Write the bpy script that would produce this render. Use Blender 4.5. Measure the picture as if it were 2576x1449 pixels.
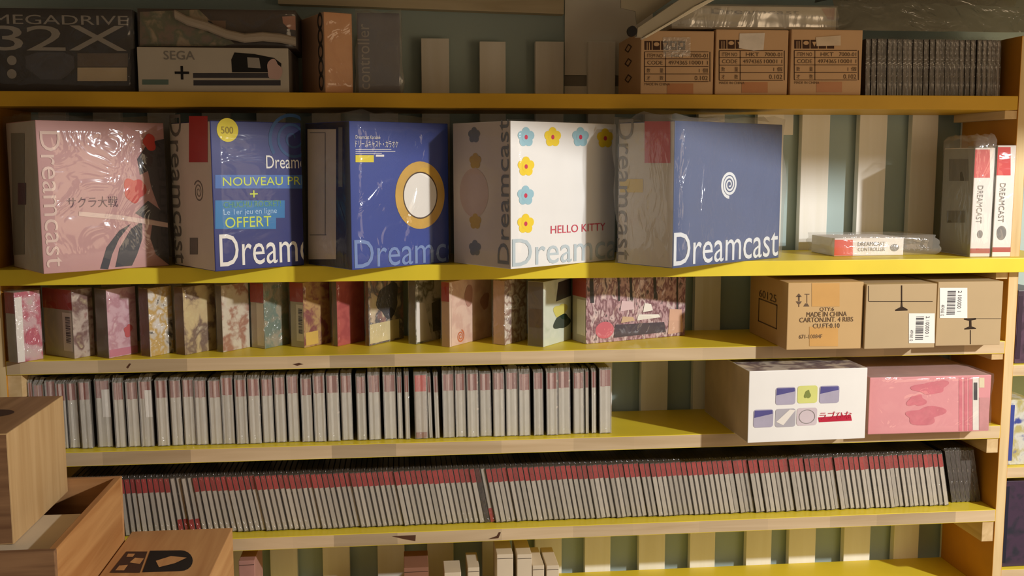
import bpy, bmesh, math, random
from mathutils import Vector, Matrix

for o in list(bpy.data.objects):
    bpy.data.objects.remove(o)
SC = bpy.context.scene
COL = SC.collection

# ------------------------------------------------------------------ camera
F = 2600.0                      # focal length in pixels of the 2576 x 1449 frame
YAW, PITCH, ROLL = 0.10248772, 0.12057533, -0.00186935
DIST, CAMZ = 2.15, 1.50         # distance to the front plane of the lower shelves (y = 0), eye height
fw = Vector((math.sin(YAW) * math.cos(PITCH), math.cos(YAW) * math.cos(PITCH), -math.sin(PITCH)))
r0 = Vector((math.cos(YAW), -math.sin(YAW), 0))
u0 = r0.cross(fw)
RT = r0 * math.cos(ROLL) + u0 * math.sin(ROLL)
UP = u0 * math.cos(ROLL) - r0 * math.sin(ROLL)
CAM = Vector((0, -DIST, CAMZ))
cam = bpy.data.cameras.new('camera')
cam.sensor_width = 36.0
cam.lens = F / 2576.0 * 36.0
cam.clip_start = 0.02
co = bpy.data.objects.new('camera', cam)
COL.objects.link(co)
m = Matrix.Identity(4)
for i in range(3):
    m[i][0], m[i][1], m[i][2], m[i][3] = RT[i], UP[i], -fw[i], CAM[i]
co.matrix_world = m
SC.camera = co

# ------------------------------------------------------------------ world, lamps, exposure
w = bpy.data.worlds.new('world')
SC.world = w
w.use_nodes = True
bgn = w.node_tree.nodes['Background']
bgn.inputs[0].default_value = (1.0, 0.80, 0.58, 1)
bgn.inputs[1].default_value = 0.15
ld = bpy.data.lights.new('room_lamp', 'POINT')
ld.energy = 385
ld.color = (1.0, 0.99, 0.975)
ld.shadow_soft_size = 0.05
lo = bpy.data.objects.new('room_lamp', ld)
COL.objects.link(lo)
lo.location = (2.75, -2.27, CAMZ + 0.78)
fd = bpy.data.lights.new('fill_lamp', 'POINT')  # fill light added to lift the shade; no such lamp is seen
fd.energy = 22
fd.color = (1.0, 0.72, 0.44)
fd.shadow_soft_size = 0.45
fo = bpy.data.objects.new('fill_lamp', fd)
COL.objects.link(fo)
fo.location = (1.8, -1.7, CAMZ - 0.15)
vs = SC.view_settings
vs.view_transform = 'Standard'
vs.look = 'None'
vs.exposure = 0.0
vs.gamma = 1.0
vs.use_curve_mapping = False
SC.cycles.transparent_max_bounces = 40
SC.cycles.max_bounces = 8

# ------------------------------------------------------------------ measuring helpers
def ray(px, py):
    return fw * F + RT * (px - 1288.0) + UP * (724.5 - py)
def at_y(px, py, Y):
    d = ray(px, py); return CAM + d * ((Y + DIST) / d.y)
def at_z(px, py, Z):
    d = ray(px, py); return CAM + d * ((Z - CAMZ) / d.z)
def meet(px, py, c, th):
    """distance along the ground direction th from c at which the sight line through px passes"""
    d = ray(px, py)
    a, b = math.cos(th), math.sin(th)
    # c + t(a,b) = cam + s(dx,dy)
    ex, ey = CAM.x - c.x, CAM.y - c.y
    det = a * (-d.y) + d.x * b
    return (ex * (-d.y) + d.x * ey) / det

# ------------------------------------------------------------------ materials
MATS = {}
def lin(c):
    return tuple((x / 255.0 / 12.92 if x <= 10 else ((x / 255.0 + 0.055) / 1.055) ** 2.4) for x in c)
def new_mat(name):
    mt = bpy.data.materials.new(name); mt.use_nodes = True
    nt = mt.node_tree
    return mt, nt, nt.nodes['Principled BSDF'], nt.links
def mat(name, rgb, rough=0.6, var=0.06, scale=14.0, rnd=0.0, spec=0.3, bump=0.0, coat=0.0):
    """matte surface with a slight uneven tone; rnd varies the tone from object to object"""
    if name in MATS: return MATS[name]
    mt, nt, b, L = new_mat(name)
    c = lin(rgb)
    tc = nt.nodes.new('ShaderNodeTexCoord')
    nz = nt.nodes.new('ShaderNodeTexNoise'); nz.inputs['Scale'].default_value = scale; nz.inputs['Detail'].default_value = 4
    L.new(tc.outputs['Object'], nz.inputs['Vector'])
    mr = nt.nodes.new('ShaderNodeMapRange')
    mr.inputs['From Min'].default_value = 0.3; mr.inputs['From Max'].default_value = 0.7
    mr.inputs['To Min'].default_value = 1 - var; mr.inputs['To Max'].default_value = 1 + var
    L.new(nz.outputs['Fac'], mr.inputs['Value'])
    hs = nt.nodes.new('ShaderNodeHueSaturation'); hs.inputs['Color'].default_value = (*c, 1)
    src = mr.outputs['Result']
    if rnd:
        oi = nt.nodes.new('ShaderNodeObjectInfo')
        m2 = nt.nodes.new('ShaderNodeMapRange'); m2.inputs['To Min'].default_value = 1 - rnd; m2.inputs['To Max'].default_value = 1 + rnd
        L.new(oi.outputs['Random'], m2.inputs['Value'])
        mu = nt.nodes.new('ShaderNodeMath'); mu.operation = 'MULTIPLY'
        L.new(src, mu.inputs[0]); L.new(m2.outputs['Result'], mu.inputs[1]); src = mu.outputs[0]
    L.new(src, hs.inputs['Value'])
    L.new(hs.outputs['Color'], b.inputs['Base Color'])
    b.inputs['Roughness'].default_value = rough
    b.inputs['Specular IOR Level'].default_value = spec
    b.inputs['Coat Weight'].default_value = coat
    b.inputs['Coat Roughness'].default_value = 0.15
    if bump:
        bp = nt.nodes.new('ShaderNodeBump'); bp.inputs['Strength'].default_value = bump; bp.inputs['Distance'].default_value = 0.002
        L.new(nz.outputs['Fac'], bp.inputs['Height']); L.new(bp.outputs['Normal'], b.inputs['Normal'])
    MATS[name] = mt
    return mt
def wood(name, a, c, axis='X', scale=1.0, rough=0.6, blocks=0.0, dark=None):
    """long-grained wood, grain along an object axis; blocks > 0 adds finger-jointed lengths of different tone"""
    if name in MATS: return MATS[name]
    mt, nt, b, L = new_mat(name)
    tc = nt.nodes.new('ShaderNodeTexCoord')
    mp = nt.nodes.new('ShaderNodeMapping')
    s = {'X': (1.6, 26, 26), 'Y': (26, 1.6, 26), 'Z': (26, 26, 1.6)}[axis]
    mp.inputs['Scale'].default_value = tuple(x * scale for x in s)
    L.new(tc.outputs['Object'], mp.inputs['Vector'])
    nz = nt.nodes.new('ShaderNodeTexNoise'); nz.inputs['Scale'].default_value = 1.6; nz.inputs['Detail'].default_value = 6
    nz.inputs['Distortion'].default_value = 0.6
    L.new(mp.outputs['Vector'], nz.inputs['Vector'])
    cr = nt.nodes.new('ShaderNodeValToRGB')
    cr.color_ramp.elements[0].position = 0.32; cr.color_ramp.elements[0].color = (*lin(c), 1)
    cr.color_ramp.elements[1].position = 0.66; cr.color_ramp.elements[1].color = (*lin(a), 1)
    L.new(nz.outputs['Fac'], cr.inputs['Fac'])
    out = cr.outputs['Color']
    if blocks:
        m2 = nt.nodes.new('ShaderNodeMapping'); m2.inputs['Scale'].default_value = (blocks, 0.01, 0.01)
        m2.inputs['Location'].default_value = (random.Random(name).random() * 7, 0, 0)
        L.new(tc.outputs['Object'], m2.inputs['Vector'])
        vo = nt.nodes.new('ShaderNodeTexVoronoi'); vo.voronoi_dimensions = '1D'; vo.inputs['Scale'].default_value = 1.0
        sx = nt.nodes.new('ShaderNodeSeparateXYZ'); L.new(m2.outputs['Vector'], sx.inputs[0]); L.new(sx.outputs['X'], vo.inputs['W'])
        bw = nt.nodes.new('ShaderNodeSeparateColor'); L.new(vo.outputs['Color'], bw.inputs[0])
        r2 = nt.nodes.new('ShaderNodeMapRange'); r2.inputs['To Min'].default_value = 0.72; r2.inputs['To Max'].default_value = 1.12
        L.new(bw.outputs['Red'], r2.inputs['Value'])
        hs = nt.nodes.new('ShaderNodeHueSaturation'); L.new(out, hs.inputs['Color']); L.new(r2.outputs['Result'], hs.inputs['Value'])
        out = hs.outputs['Color']
    L.new(out, b.inputs['Base Color'])
    b.inputs['Roughness'].default_value = rough
    b.inputs['Specular IOR Level'].default_value = 0.3
    bp = nt.nodes.new('ShaderNodeBump'); bp.inputs['Strength'].default_value = 0.15; bp.inputs['Distance'].default_value = 0.001
    L.new(nz.outputs['Fac'], bp.inputs['Height']); L.new(bp.outputs['Normal'], b.inputs['Normal'])
    MATS[name] = mt
    return mt
def art(name, cols, scale=14.0, rough=0.35, stretch=(1, 1, 1), seed=0.0, distort=0.35):
    """printed cover: swirling patches of several flat inks"""
    if name in MATS: return MATS[name]
    mt, nt, b, L = new_mat(name)
    tc = nt.nodes.new('ShaderNodeTexCoord')
    mp = nt.nodes.new('ShaderNodeMapping'); mp.inputs['Scale'].default_value = stretch; mp.inputs['Location'].default_value = (seed * 3.1, seed * 1.7, seed * 2.3)
    L.new(tc.outputs['Object'], mp.inputs['Vector'])
    nz = nt.nodes.new('ShaderNodeTexNoise'); nz.inputs['Scale'].default_value = scale * 1.5; nz.inputs['Detail'].default_value = 4.5
    nz.inputs['Distortion'].default_value = distort
    L.new(mp.outputs['Vector'], nz.inputs['Vector'])
    cr = nt.nodes.new('ShaderNodeValToRGB'); cr.color_ramp.interpolation = 'EASE'
    n = len(cols); e = cr.color_ramp.elements
    while len(e) < n: e.new(0.5)
    for i, c in enumerate(cols):
        e[i].position = 0.30 + 0.42 * i / max(1, n - 1)
        e[i].color = (*lin(c), 1)
    L.new(nz.outputs['Fac'], cr.inputs['Fac'])
    L.new(cr.outputs['Color'], b.inputs['Base Color'])
    b.inputs['Roughness'].default_value = rough
    MATS[name] = mt
    return mt
def plastic(name, milk=0.06, gloss=0.10, tint=(1, 1, 1), rough=0.12, bump=0.5, scale=30.0, stretch=(1, 1, 1), milkc=(235, 230, 222)):
    """thin clear film: mostly see-through, a little milky, with crinkled shine"""
    if name in MATS: return MATS[name]
    mt, nt, b, L = new_mat(name)
    nt.nodes.remove(b)
    out = nt.nodes['Material Output']
    tr = nt.nodes.new('ShaderNodeBsdfTransparent'); tr.inputs['Color'].default_value = (*tint, 1)
    df = nt.nodes.new('ShaderNodeBsdfDiffuse'); df.inputs['Color'].default_value = (*lin(milkc), 1)
    gl = nt.nodes.new('ShaderNodeBsdfGlossy'); gl.inputs['Roughness'].default_value = rough
    tc = nt.nodes.new('ShaderNodeTexCoord')
    mp = nt.nodes.new('ShaderNodeMapping'); mp.inputs['Scale'].default_value = stretch
    L.new(tc.outputs['Object'], mp.inputs['Vector'])
    nz = nt.nodes.new('ShaderNodeTexNoise'); nz.inputs['Scale'].default_value = scale; nz.inputs['Detail'].default_value = 3; nz.inputs['Distortion'].default_value = 1.5
    L.new(mp.outputs['Vector'], nz.inputs['Vector'])
    bp = nt.nodes.new('ShaderNodeBump'); bp.inputs['Strength'].default_value = bump; bp.inputs['Distance'].default_value = 0.012
    L.new(nz.outputs['Fac'], bp.inputs['Height']); L.new(bp.outputs['Normal'], gl.inputs['Normal'])
    m1 = nt.nodes.new('ShaderNodeMixShader'); m1.inputs[0].default_value = milk
    L.new(tr.outputs[0], m1.inputs[1]); L.new(df.outputs[0], m1.inputs[2])
    m2 = nt.nodes.new('ShaderNodeMixShader'); m2.inputs[0].default_value = gloss
    L.new(m1.outputs[0], m2.inputs[1]); L.new(gl.outputs[0], m2.inputs[2])
    L.new(m2.outputs[0], out.inputs['Surface'])
    MATS[name] = mt
    return mt

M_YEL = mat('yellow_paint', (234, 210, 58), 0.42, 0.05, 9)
M_YELTOP = mat('darkened_yellow_paint', (208, 164, 44), 0.45, 0.07, 9)  # yellow darkened for the top board, which came out too bright
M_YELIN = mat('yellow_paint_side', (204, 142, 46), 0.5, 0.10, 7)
M_PINE = wood('raw_pine_edge', (216, 192, 156), (196, 170, 132), 'X', blocks=6.5)
M_PINEZ = wood('raw_pine_upright', (226, 200, 150), (204, 174, 122), 'Z')
M_PINEY = wood('raw_pine_block', (222, 194, 146), (200, 168, 118), 'Y')
M_SLAT = wood('whitewashed_slat', (246, 244, 238), (238, 235, 224), 'Z', rough=0.7)
M_WALL = mat('painted_wall', (172, 190, 188), 0.8, 0.05, 5)
M_WHITEBOARD = mat('white_painted_board', (242, 238, 228), 0.7, 0.05, 6)
M_GREYSTRIP = mat('grey_strip', (150, 146, 138), 0.7)
M_CARTON = mat('brown_carton', (204, 168, 130), 0.8, 0.05, 8)
M_CARTON2 = mat('tan_carton', (200, 166, 116), 0.8, 0.04, 8)
M_CARTON3 = mat('grey_tan_carton', (186, 162, 124), 0.8, 0.04, 8)
M_INK = mat('dark_print', (72, 48, 36), 0.8)
M_INKG = mat('grey_brown_print', (104, 84, 66), 0.8)
M_TAPE = mat('brown_tape', (190, 138, 76), 0.3, 0.05, 10)
M_TAPE2 = mat('pinkish_tape', (186, 128, 86), 0.3, 0.05, 10)
M_WHITE = mat('white_card', (236, 232, 224), 0.55, 0.02)
M_PAPER = mat('white_sticker', (240, 238, 232), 0.5, 0.02)
M_BLACK = mat('black_ink', (24, 22, 24), 0.5)
M_DKGREY = mat('dark_grey_ink', (62, 60, 66), 0.5)
M_MIDGREY = mat('mid_grey_ink', (128, 124, 120), 0.6)
M_SEAM = mat('dark_brown_line', (56, 42, 30), 0.9)  # dark brown of carton slots, lid seams and chain print
M_FILM = plastic('clear_wrap', 0.04, 0.05, bump=0.6, scale=11, rough=0.10)
M_FILM2 = plastic('tight_wrap', 0.02, 0.02, bump=0.25, scale=8, stretch=(1, 1, 2.5))
M_SLEEVE = plastic('milky_sleeve', 0.26, 0.08, bump=0.7, scale=45, stretch=(1, 1, 0.35))
M_SLEEVE2 = plastic('thin_sleeve', 0.05, 0.07, bump=0.7, scale=60, stretch=(1, 1, 0.5))
M_BAG = plastic('crumpled_bag', 0.14, 0.06, bump=0.7, scale=12, stretch=(1.6, 1.6, 0.7))
M_DARKBAG = plastic('dark_plastic_sheet', 0.75, 0.16, bump=1.0, scale=16, rough=.2, milkc=(104, 104, 94), tint=(0.6, 0.6, 0.55))

# ------------------------------------------------------------------ mesh helpers
class MB:
    """collects faces and builds ONE mesh object"""
    def __init__(s): s.v, s.f, s.k = [], [], []
    def face(s, pts, k=0):
        n = len(s.v); s.v += [tuple(p) for p in pts]; s.f.append(list(range(n, n + len(pts)))); s.k.append(k)
    def box(s, x0, x1, y0, y1, z0, z1, k=0, ks=None):
        """ks: material per face front(-y), back, left(-x), right, bottom, top"""
        ks = ks or [k] * 6
        n = len(s.v)
        s.v += [(x0, y0, z0), (x1, y0, z0), (x1, y1, z0), (x0, y1, z0), (x0, y0, z1), (x1, y0, z1), (x1, y1, z1), (x0, y1, z1)]
        for q, kk in zip([(0, 1, 5, 4), (2, 3, 7, 6), (3, 0, 4, 7), (1, 2, 6, 5), (3, 2, 1, 0), (4, 5, 6, 7)], ks):
            s.f.append([n + i for i in q]); s.k.append(kk)
    def prism(s, pts, d, k=0):
        """pts: 3D polygon, d: extrusion vector"""
        n = len(s.v); c = len(pts); d = Vector(d)
        s.v += [tuple(p) for p in pts] + [tuple(Vector(p) + d) for p in pts]
        s.f.append([n + i for i in range(c)]); s.k.append(k)
        s.f.append([n + c + i for i in reversed(range(c))]); s.k.append(k)
        for i in range(c):
            j = (i + 1) % c
            s.f.append([n + i, n + c + i, n + c + j, n + j]); s.k.append(k)
    def mesh(s, name, mats, bevel=0.0, smooth=False):
        me = bpy.data.meshes.new(name)
        me.from_pydata(s.v, [], s.f)
        for mt in mats: me.materials.append(mt)
        for p, k in zip(me.polygons, s.k): p.material_index = k
        if bevel or smooth:
            bm = bmesh.new(); bm.from_mesh(me)
            bmesh.ops.recalc_face_normals(bm, faces=bm.faces)
            if bevel:
                bmesh.ops.bevel(bm, geom=list(bm.edges), offset=bevel, segments=2, affect='EDGES', profile=0.6)
            if smooth:
                for f in bm.faces: f.smooth = True
            bm.to_mesh(me); bm.free()
        return me
    def build(s, name, mats, parent=None, bevel=0.0, smooth=False):
        if not isinstance(mats, (list, tuple)): mats = [mats]
        return link(name, s.mesh(name, mats, bevel, smooth), parent)
def link(name, me, parent=None):
    o = bpy.data.objects.new(name, me); COL.objects.link(o)
    if parent is not None: o.parent = parent
    return o
def thing(name, label, cat, loc=(0, 0, 0), rz=0.0, group=None):
    o = bpy.data.objects.new(name, None); COL.objects.link(o)
    o.empty_display_size = 0.02
    o.location = loc; o.rotation_euler = (0, 0, rz)
    o['label'] = label; o['category'] = cat
    if group: o['group'] = group
    return o
def tag(o, label, cat, group=None):
    o['label'] = label; o['category'] = cat
    if group: o['group'] = group
    return o
def structure(o):
    o['kind'] = 'structure'; return o
def copy_tree(o, parent=None):
    c = o.copy(); COL.objects.link(c)
    if parent is not None: c.parent = parent
    for ch in list(o.children): copy_tree(ch, c)
    return c

TEXT = {}
def glyphs(s):
    """outline of a line of lettering as flat faces, scaled to a unit box"""
    if s in TEXT: return TEXT[s]
    cu = bpy.data.curves.new('lettering', 'FONT'); cu.body = s; cu.resolution_u = 3
    ob = bpy.data.objects.new('lettering', cu); COL.objects.link(ob)
    dg = bpy.context.evaluated_depsgraph_get()
    me = bpy.data.meshes.new_from_object(ob.evaluated_get(dg))
    v = [tuple(x.co[:2]) for x in me.vertices]; f = [list(p.vertices) for p in me.polygons]
    bpy.data.objects.remove(ob); bpy.data.curves.remove(cu); bpy.data.meshes.remove(me)
    if v:
        x0 = min(p[0] for p in v); x1 = max(p[0] for p in v); y0 = min(p[1] for p in v); y1 = max(p[1] for p in v)
        v = [((a - x0) / max(1e-6, x1 - x0), (b - y0) / max(1e-6, y1 - y0)) for a, b in v]
    TEXT[s] = (v, f)
    return TEXT[s]

def clipped(v, f, lim):
    """the lettering cut off at lim, where the face it is printed on ends"""
    if lim >= 1: return v, f
    bm = bmesh.new()
    vs_ = [bm.verts.new((a, b, 0)) for a, b in v]
    for x in f: bm.faces.new([vs_[i] for i in x])
    bmesh.ops.bisect_plane(bm, geom=list(bm.verts) + list(bm.edges) + list(bm.faces), plane_co=(lim, 0, 0), plane_no=(1, 0, 0), clear_outer=True)
    bm.verts.index_update()
    r = [(q.co.x, q.co.y) for q in bm.verts], [[q.index for q in x.verts] for x in bm.faces]
    bm.free()
    return r

class Face:
    """a printed face of a box: u runs to the viewer's right, v up, e lifts the print off the surface"""
    def __init__(s, side, W, D, H): s.side, s.W, s.D, s.H = side, W, D, H
    def p(s, u, v, e=0.0006):
        v = max(v, 0.0009)
        if s.side == 'front': u = min(max(u, 0.0), s.W)
        if s.side == 'left': u = min(max(u, 0.0), s.D)
        if s.side == 'front': return (u, -e, v)
        if s.side == 'left': return (-e, s.D - u, v)
        if s.side == 'top': return (u, v, s.H + e)
        if s.side == 'right': return (s.W + e, u, v)
    def quad(s, mb, u0, u1, v0, v1, k=0, e=0.0006):
        mb.face([s.p(u0, v0, e), s.p(u1, v0, e), s.p(u1, v1, e), s.p(u0, v1, e)], k)
    def poly(s, mb, pts, k=0, e=0.0006):
        mb.face([s.p(a, b, e) for a, b in pts], k)
    def ellipse(s, mb, cu, cv, ru, rv, k=0, e=0.0006, n=28, a0=0.0, wob=0.0, seed=1):
        R = random.Random(seed)
        ph = [R.random() * 6.28 for _ in range(3)]
        pts = []
        for i in range(n):
            t = a0 + 2 * math.pi * i / n
            q = 1 + wob * (math.sin(2 * t + ph[0]) + math.sin(3 * t + ph[1]) + 0.6 * math.sin(5 * t + ph[2])) / 2
            pts.append((cu + ru * q * math.cos(t), cv + rv * q * math.sin(t)))
        s.poly(mb, pts, k, e)
    def ring(s, mb, cu, cv, ro, ri, sx=1.0, k=0, e=0.0006, n=40):
        for i in range(n):
            a, b = 2 * math.pi * i / n, 2 * math.pi * (i + 1) / n
            s.poly(mb, [(cu + sx * ri * math.cos(a), cv + ri * math.sin(a)), (cu + sx * ro * math.cos(a), cv + ro * math.sin(a)),
                        (cu + sx * ro * math.cos(b), cv + ro * math.sin(b)), (cu + sx * ri * math.cos(b), cv + ri * math.sin(b))], k, e)
    def rrect(s, mb, u0, u1, v0, v1, r, k=0, e=0.0006, n=5):
        pts = []
        for cu, cv, a in ((u1 - r, v1 - r, 0), (u0 + r, v1 - r, 90), (u0 + r, v0 + r, 180), (u1 - r, v0 + r, 270)):
            for i in range(n + 1):
                t = math.radians(a + 90 * i / n); pts.append((cu + r * math.cos(t), cv + r * math.sin(t)))
        s.poly(mb, pts, k, e)
    def spiral(s, mb, cu, cv, r0, r1, turns, wdt, k=0, e=0.0006, a0=0.0, n=90, sgn=1):
        prev = None
        for i in range(n + 1):
            t = i / n
            a = a0 + sgn * t * turns * 2 * math.pi
            r = r0 + (r1 - r0) * t
            h = wdt * (0.45 + 0.55 * t) / 2
            cur = ((cu + (r - h) * math.cos(a), cv + (r - h) * math.sin(a)), (cu + (r + h) * math.cos(a), cv + (r + h) * math.sin(a)))
            if prev: s.poly(mb, [prev[0], prev[1], cur[1], cur[0]], k, e)
            prev = cur
    def text(s, mb, t, u0, u1, v0, v1, k=0, e=0.0009, turn=0, clip=None):
        """turn 0 reads to the right, 1 reads upward, -1 reads downward"""
        v, f = glyphs(t)
        if clip is not None and turn == 0: v, f = clipped(v, f, (clip - u0) / (u1 - u0))
        n = len(mb.v)
        for a, b in v:
            if turn == 0: q = (u0 + a * (u1 - u0), v0 + b * (v1 - v0))
            elif turn == 1: q = (u1 - b * (u1 - u0), v0 + a * (v1 - v0))
            else: q = (u0 + b * (u1 - u0), v1 - a * (v1 - v0))
            mb.v.append(s.p(q[0], q[1], e))
        for x in f: mb.f.append([n + i for i in x]); mb.k.append(k)
    def barcode(s, mb, u0, u1, v0, v1, k=0, e=0.0011, seed=3, upright=True):
        R = random.Random(seed); t = 0.0
        while t < 1:
            a = R.uniform(0.015, 0.05); b = min(1, t + a)
            if upright: s.quad(mb, u0 + (u1 - u0) * t, u0 + (u1 - u0) * b, v0, v1, k, e)
            else: s.quad(mb, u0, u1, v0 + (v1 - v0) * t, v0 + (v1 - v0) * b, k, e)
            t = b + R.uniform(0.012, 0.04)

def wrap(name, parent, W, D, H, grow=0.004, m=None, seed=0, top=0.0, amp=0.002, nx=10, ny=8, nz=12):
    """a film bag or shrink wrap round a box, crinkled, closed underneath by the box it holds"""
    R = random.Random(seed)
    bm = bmesh.new()
    bmesh.ops.create_cube(bm, size=1.0)
    bmesh.ops.subdivide_edges(bm, edges=list(bm.edges), cuts=7, use_grid_fill=True)
    ph = [R.random() * 6.28 for _ in range(6)]
    for vtx in bm.verts:
        x, y, z = vtx.co
        wv = math.sin(7 * x + 5 * z + ph[0]) + math.sin(9 * y - 6 * z + ph[1]) + math.sin(13 * z + 4 * x + ph[2])
        q = amp * wv / 2 + amp * R.uniform(-.4, .4)
        X = (x + .5) * W + (grow + q) * (2 * x); Yy = (y + .5) * D + (grow + q) * (2 * y)
        Z = (z + .5) * (H + grow + top)
        if z > 0.49 and top > 0: Z += R.uniform(-top, 0) * 0.6 + q * 2
        vtx.co = (X, Yy, max(0.0004, Z))
    for f in bm.faces: f.smooth = True
    me = bpy.data.meshes.new(name); bm.to_mesh(me); bm.free()
    me.materials.append(m or M_FILM)
    return link(name, me, parent)

# ------------------------------------------------------------------ the place
def rel(z): return CAMZ + z * DIST
YF = -0.03                                   # the two upper yellow shelves stand a little further out
k1 = (DIST + YF) / DIST
S1T, S1B = CAMZ + .0659 * k1 * DIST, CAMZ + .0522 * k1 * DIST
S2T, S2B = CAMZ - .0980 * k1 * DIST, CAMZ - .1131 * k1 * DIST
S3T, S3B = rel(-.1846), rel(-.1979)
S4T, S4B = rel(-.2741), rel(-.2882)
S5T, S5B = rel(-.3654), rel(-.3785)
YB = 0.226                                   # back of the shelves = face of the slats
S6T = at_y(2250, 1406, YB).z
XL = at_y(17, 960, 0).x                      # inner face of the left side board
XR = at_y(2538, 700, 0).x                   # inner face of the right side board
XRo = XR + 0.023

wall = MB(); wall.box(-3.2, 3.6, YB + 0.029, YB + 0.12, 0, 2.9); structure(wall.build('wall_back', M_WALL))
fl = MB(); fl.box(-3.2, 3.6, -3.6, YB + 0.12, -0.06, 0); structure(fl.build('floor', mat('pale_floor', (176, 160, 138), 0.7)))

unit = thing('shelving_unit', 'wide pine shelving unit with yellow painted shelves before a slatted wall', 'shelving')
def board(z0, z1, y0, x0, x1, front, paint=None):
    b = MB(); b.box(x0, x1, y0, YB, z0, z1, ks=[1 if front else 0, 0, 0, 0, 0, 0])
    return b.build('shelf_board', [paint or M_YEL, M_PINE], unit, bevel=0.0012)
xs1 = at_y(2561, 255, YF).x
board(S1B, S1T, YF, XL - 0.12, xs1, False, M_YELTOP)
board(S2B, S2T, YF, XL - 0.12, XRo + 0.10, False)
board(S3B, S3T, 0, XL, XR, True)
board(S4B, S4T, 0, XL, XR, True)
board(S5B, S5T, 0, XL, XR, True)
board(S6T - 0.028, S6T, -0.02, XL, XR, False)
b = MB(); b.box(-1.9, 2.3, -1.13, YB, CAMZ + 0.405, CAMZ + 0.435); b.box(-1.9, -0.22, -1.75, -1.1302, CAMZ + 0.405, CAMZ + 0.435)  # deeper left piece added only to cut ambient light there
structure(b.build('unseen_loft', wood('loft_boards', (206, 194, 168), (186, 170, 142), 'X')))     # unseen loft boards, overhang and pale tone set for light on the top shelf
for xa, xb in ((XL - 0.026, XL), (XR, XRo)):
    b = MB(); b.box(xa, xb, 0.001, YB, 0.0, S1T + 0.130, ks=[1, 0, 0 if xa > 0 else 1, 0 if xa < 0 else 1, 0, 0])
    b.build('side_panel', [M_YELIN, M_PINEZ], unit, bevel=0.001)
for zt, dz in ((S1B, .018), (S2B, .018), (S3B, .014), (S4B, .034), (S5B, .048)):
    for s in (-1, 1):
        if s < 0 and zt in (S1B, S2B): continue
        if s < 0 and zt == S3B: dz = .050
        elif zt == S3B: dz = .014
        xa = XL if s < 0 else XR
        b = MB(); b.box(min(xa, xa - s * 0.028), max(xa, xa - s * 0.028), 0.004, YB - 0.01, zt - dz, zt)
        b.build('cleat', M_PINEY, unit, bevel=0.001)
slats = [(1060, 1130, 170), (1207, 1272, 170), (1347, 1418, 170), (1480, 1548, 170), (1613, 1680, 970), (1748, 1813, 760), (1877, 1940, 1400),
         (2018, 2088, 330), (2163, 2232, 330), (2295, 2360, 330), (2428, 2490, 330), (680, 748, 1425), (812, 880, 1420), (950, 1018, 1410),
         (550, 616, 1430), (420, 486, 1430), (290, 356, 1430), (160, 226, 1430)]
for xa, xb, py in slats:
    a, c = at_y(xa, py, YB), at_y(xb, py, YB)
    top = at_y(xa, 96 if xa < 1180 else 104, YB).z
    b = MB(); b.box(a.x, c.x, YB + 0.0005, YB + 0.0215, S6T - 0.3, top)
    b.build('back_slat', M_SLAT, unit, bevel=0.001)

# knots and nicks in the raw front edges
M_KNOT = mat('knot_brown', (84, 52, 34), .7)
for pts, Y in (([(986, 1349), (1046, 1346), (1045, 1361), (1020, 1357)], 0), ([(1228, 1356), (1250, 1348), (1255, 1339), (1260, 1339), (1254, 1354)], 0), ([(736, 916), (752, 913), (764, 916), (748, 920)], 0), ([(318, 924), (326, 914), (330, 915), (322, 927)], 0)):
    b = MB(); b.face([at_y(x, y, Y - .0006) for x, y in pts]); b.build('wood_knot', M_KNOT, unit)
# trims on the wall above
a, c = at_y(1420, 100, YB + .028), at_y(1640, 100, YB + .028)
zt = at_y(1500, 190, YB + .03).z
b = MB(); b.box(a.x, c.x, YB + .0225, YB + .0285, zt, CAMZ + .40); structure(b.build('trim_1', M_WHITEBOARD))
b = MB(); b.box(a.x, c.x, YB + .026, YB + .0285, at_y(1500, 217, YB + .03).z, zt - .0005); structure(b.build('trim_2', M_GREYSTRIP))
b = MB(); b.box(a.x, c.x, YB + .024, YB + .0285, S1T - .02, at_y(1500, 217, YB + .03).z - .0005); structure(b.build('trim_3', M_WHITEBOARD))
a, c = at_y(700, 10, YB), at_y(1418, 10, YB)
za, zc = at_y(850, 12, YB).z, at_y(1418, 36, YB).z
b = MB(); b.prism([(a.x, YB - .004, za), (c.x, YB - .004, zc), (c.x, YB - .004, CAMZ + .40), (a.x, YB - .004, CAMZ + .40)], (0, .032, 0))
structure(b.build('trim_4', wood('pale_joist', (218, 206, 176), (196, 182, 150), 'X')))
a, c = at_y(1957, 300, YB + .028), at_y(1990, 340, YB + .028)
b = MB(); b.box(a.x, c.x, YB + .016, YB + .0285, c.z, S1B + .02); structure(b.build('trim_5', M_WHITEBOARD))

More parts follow.
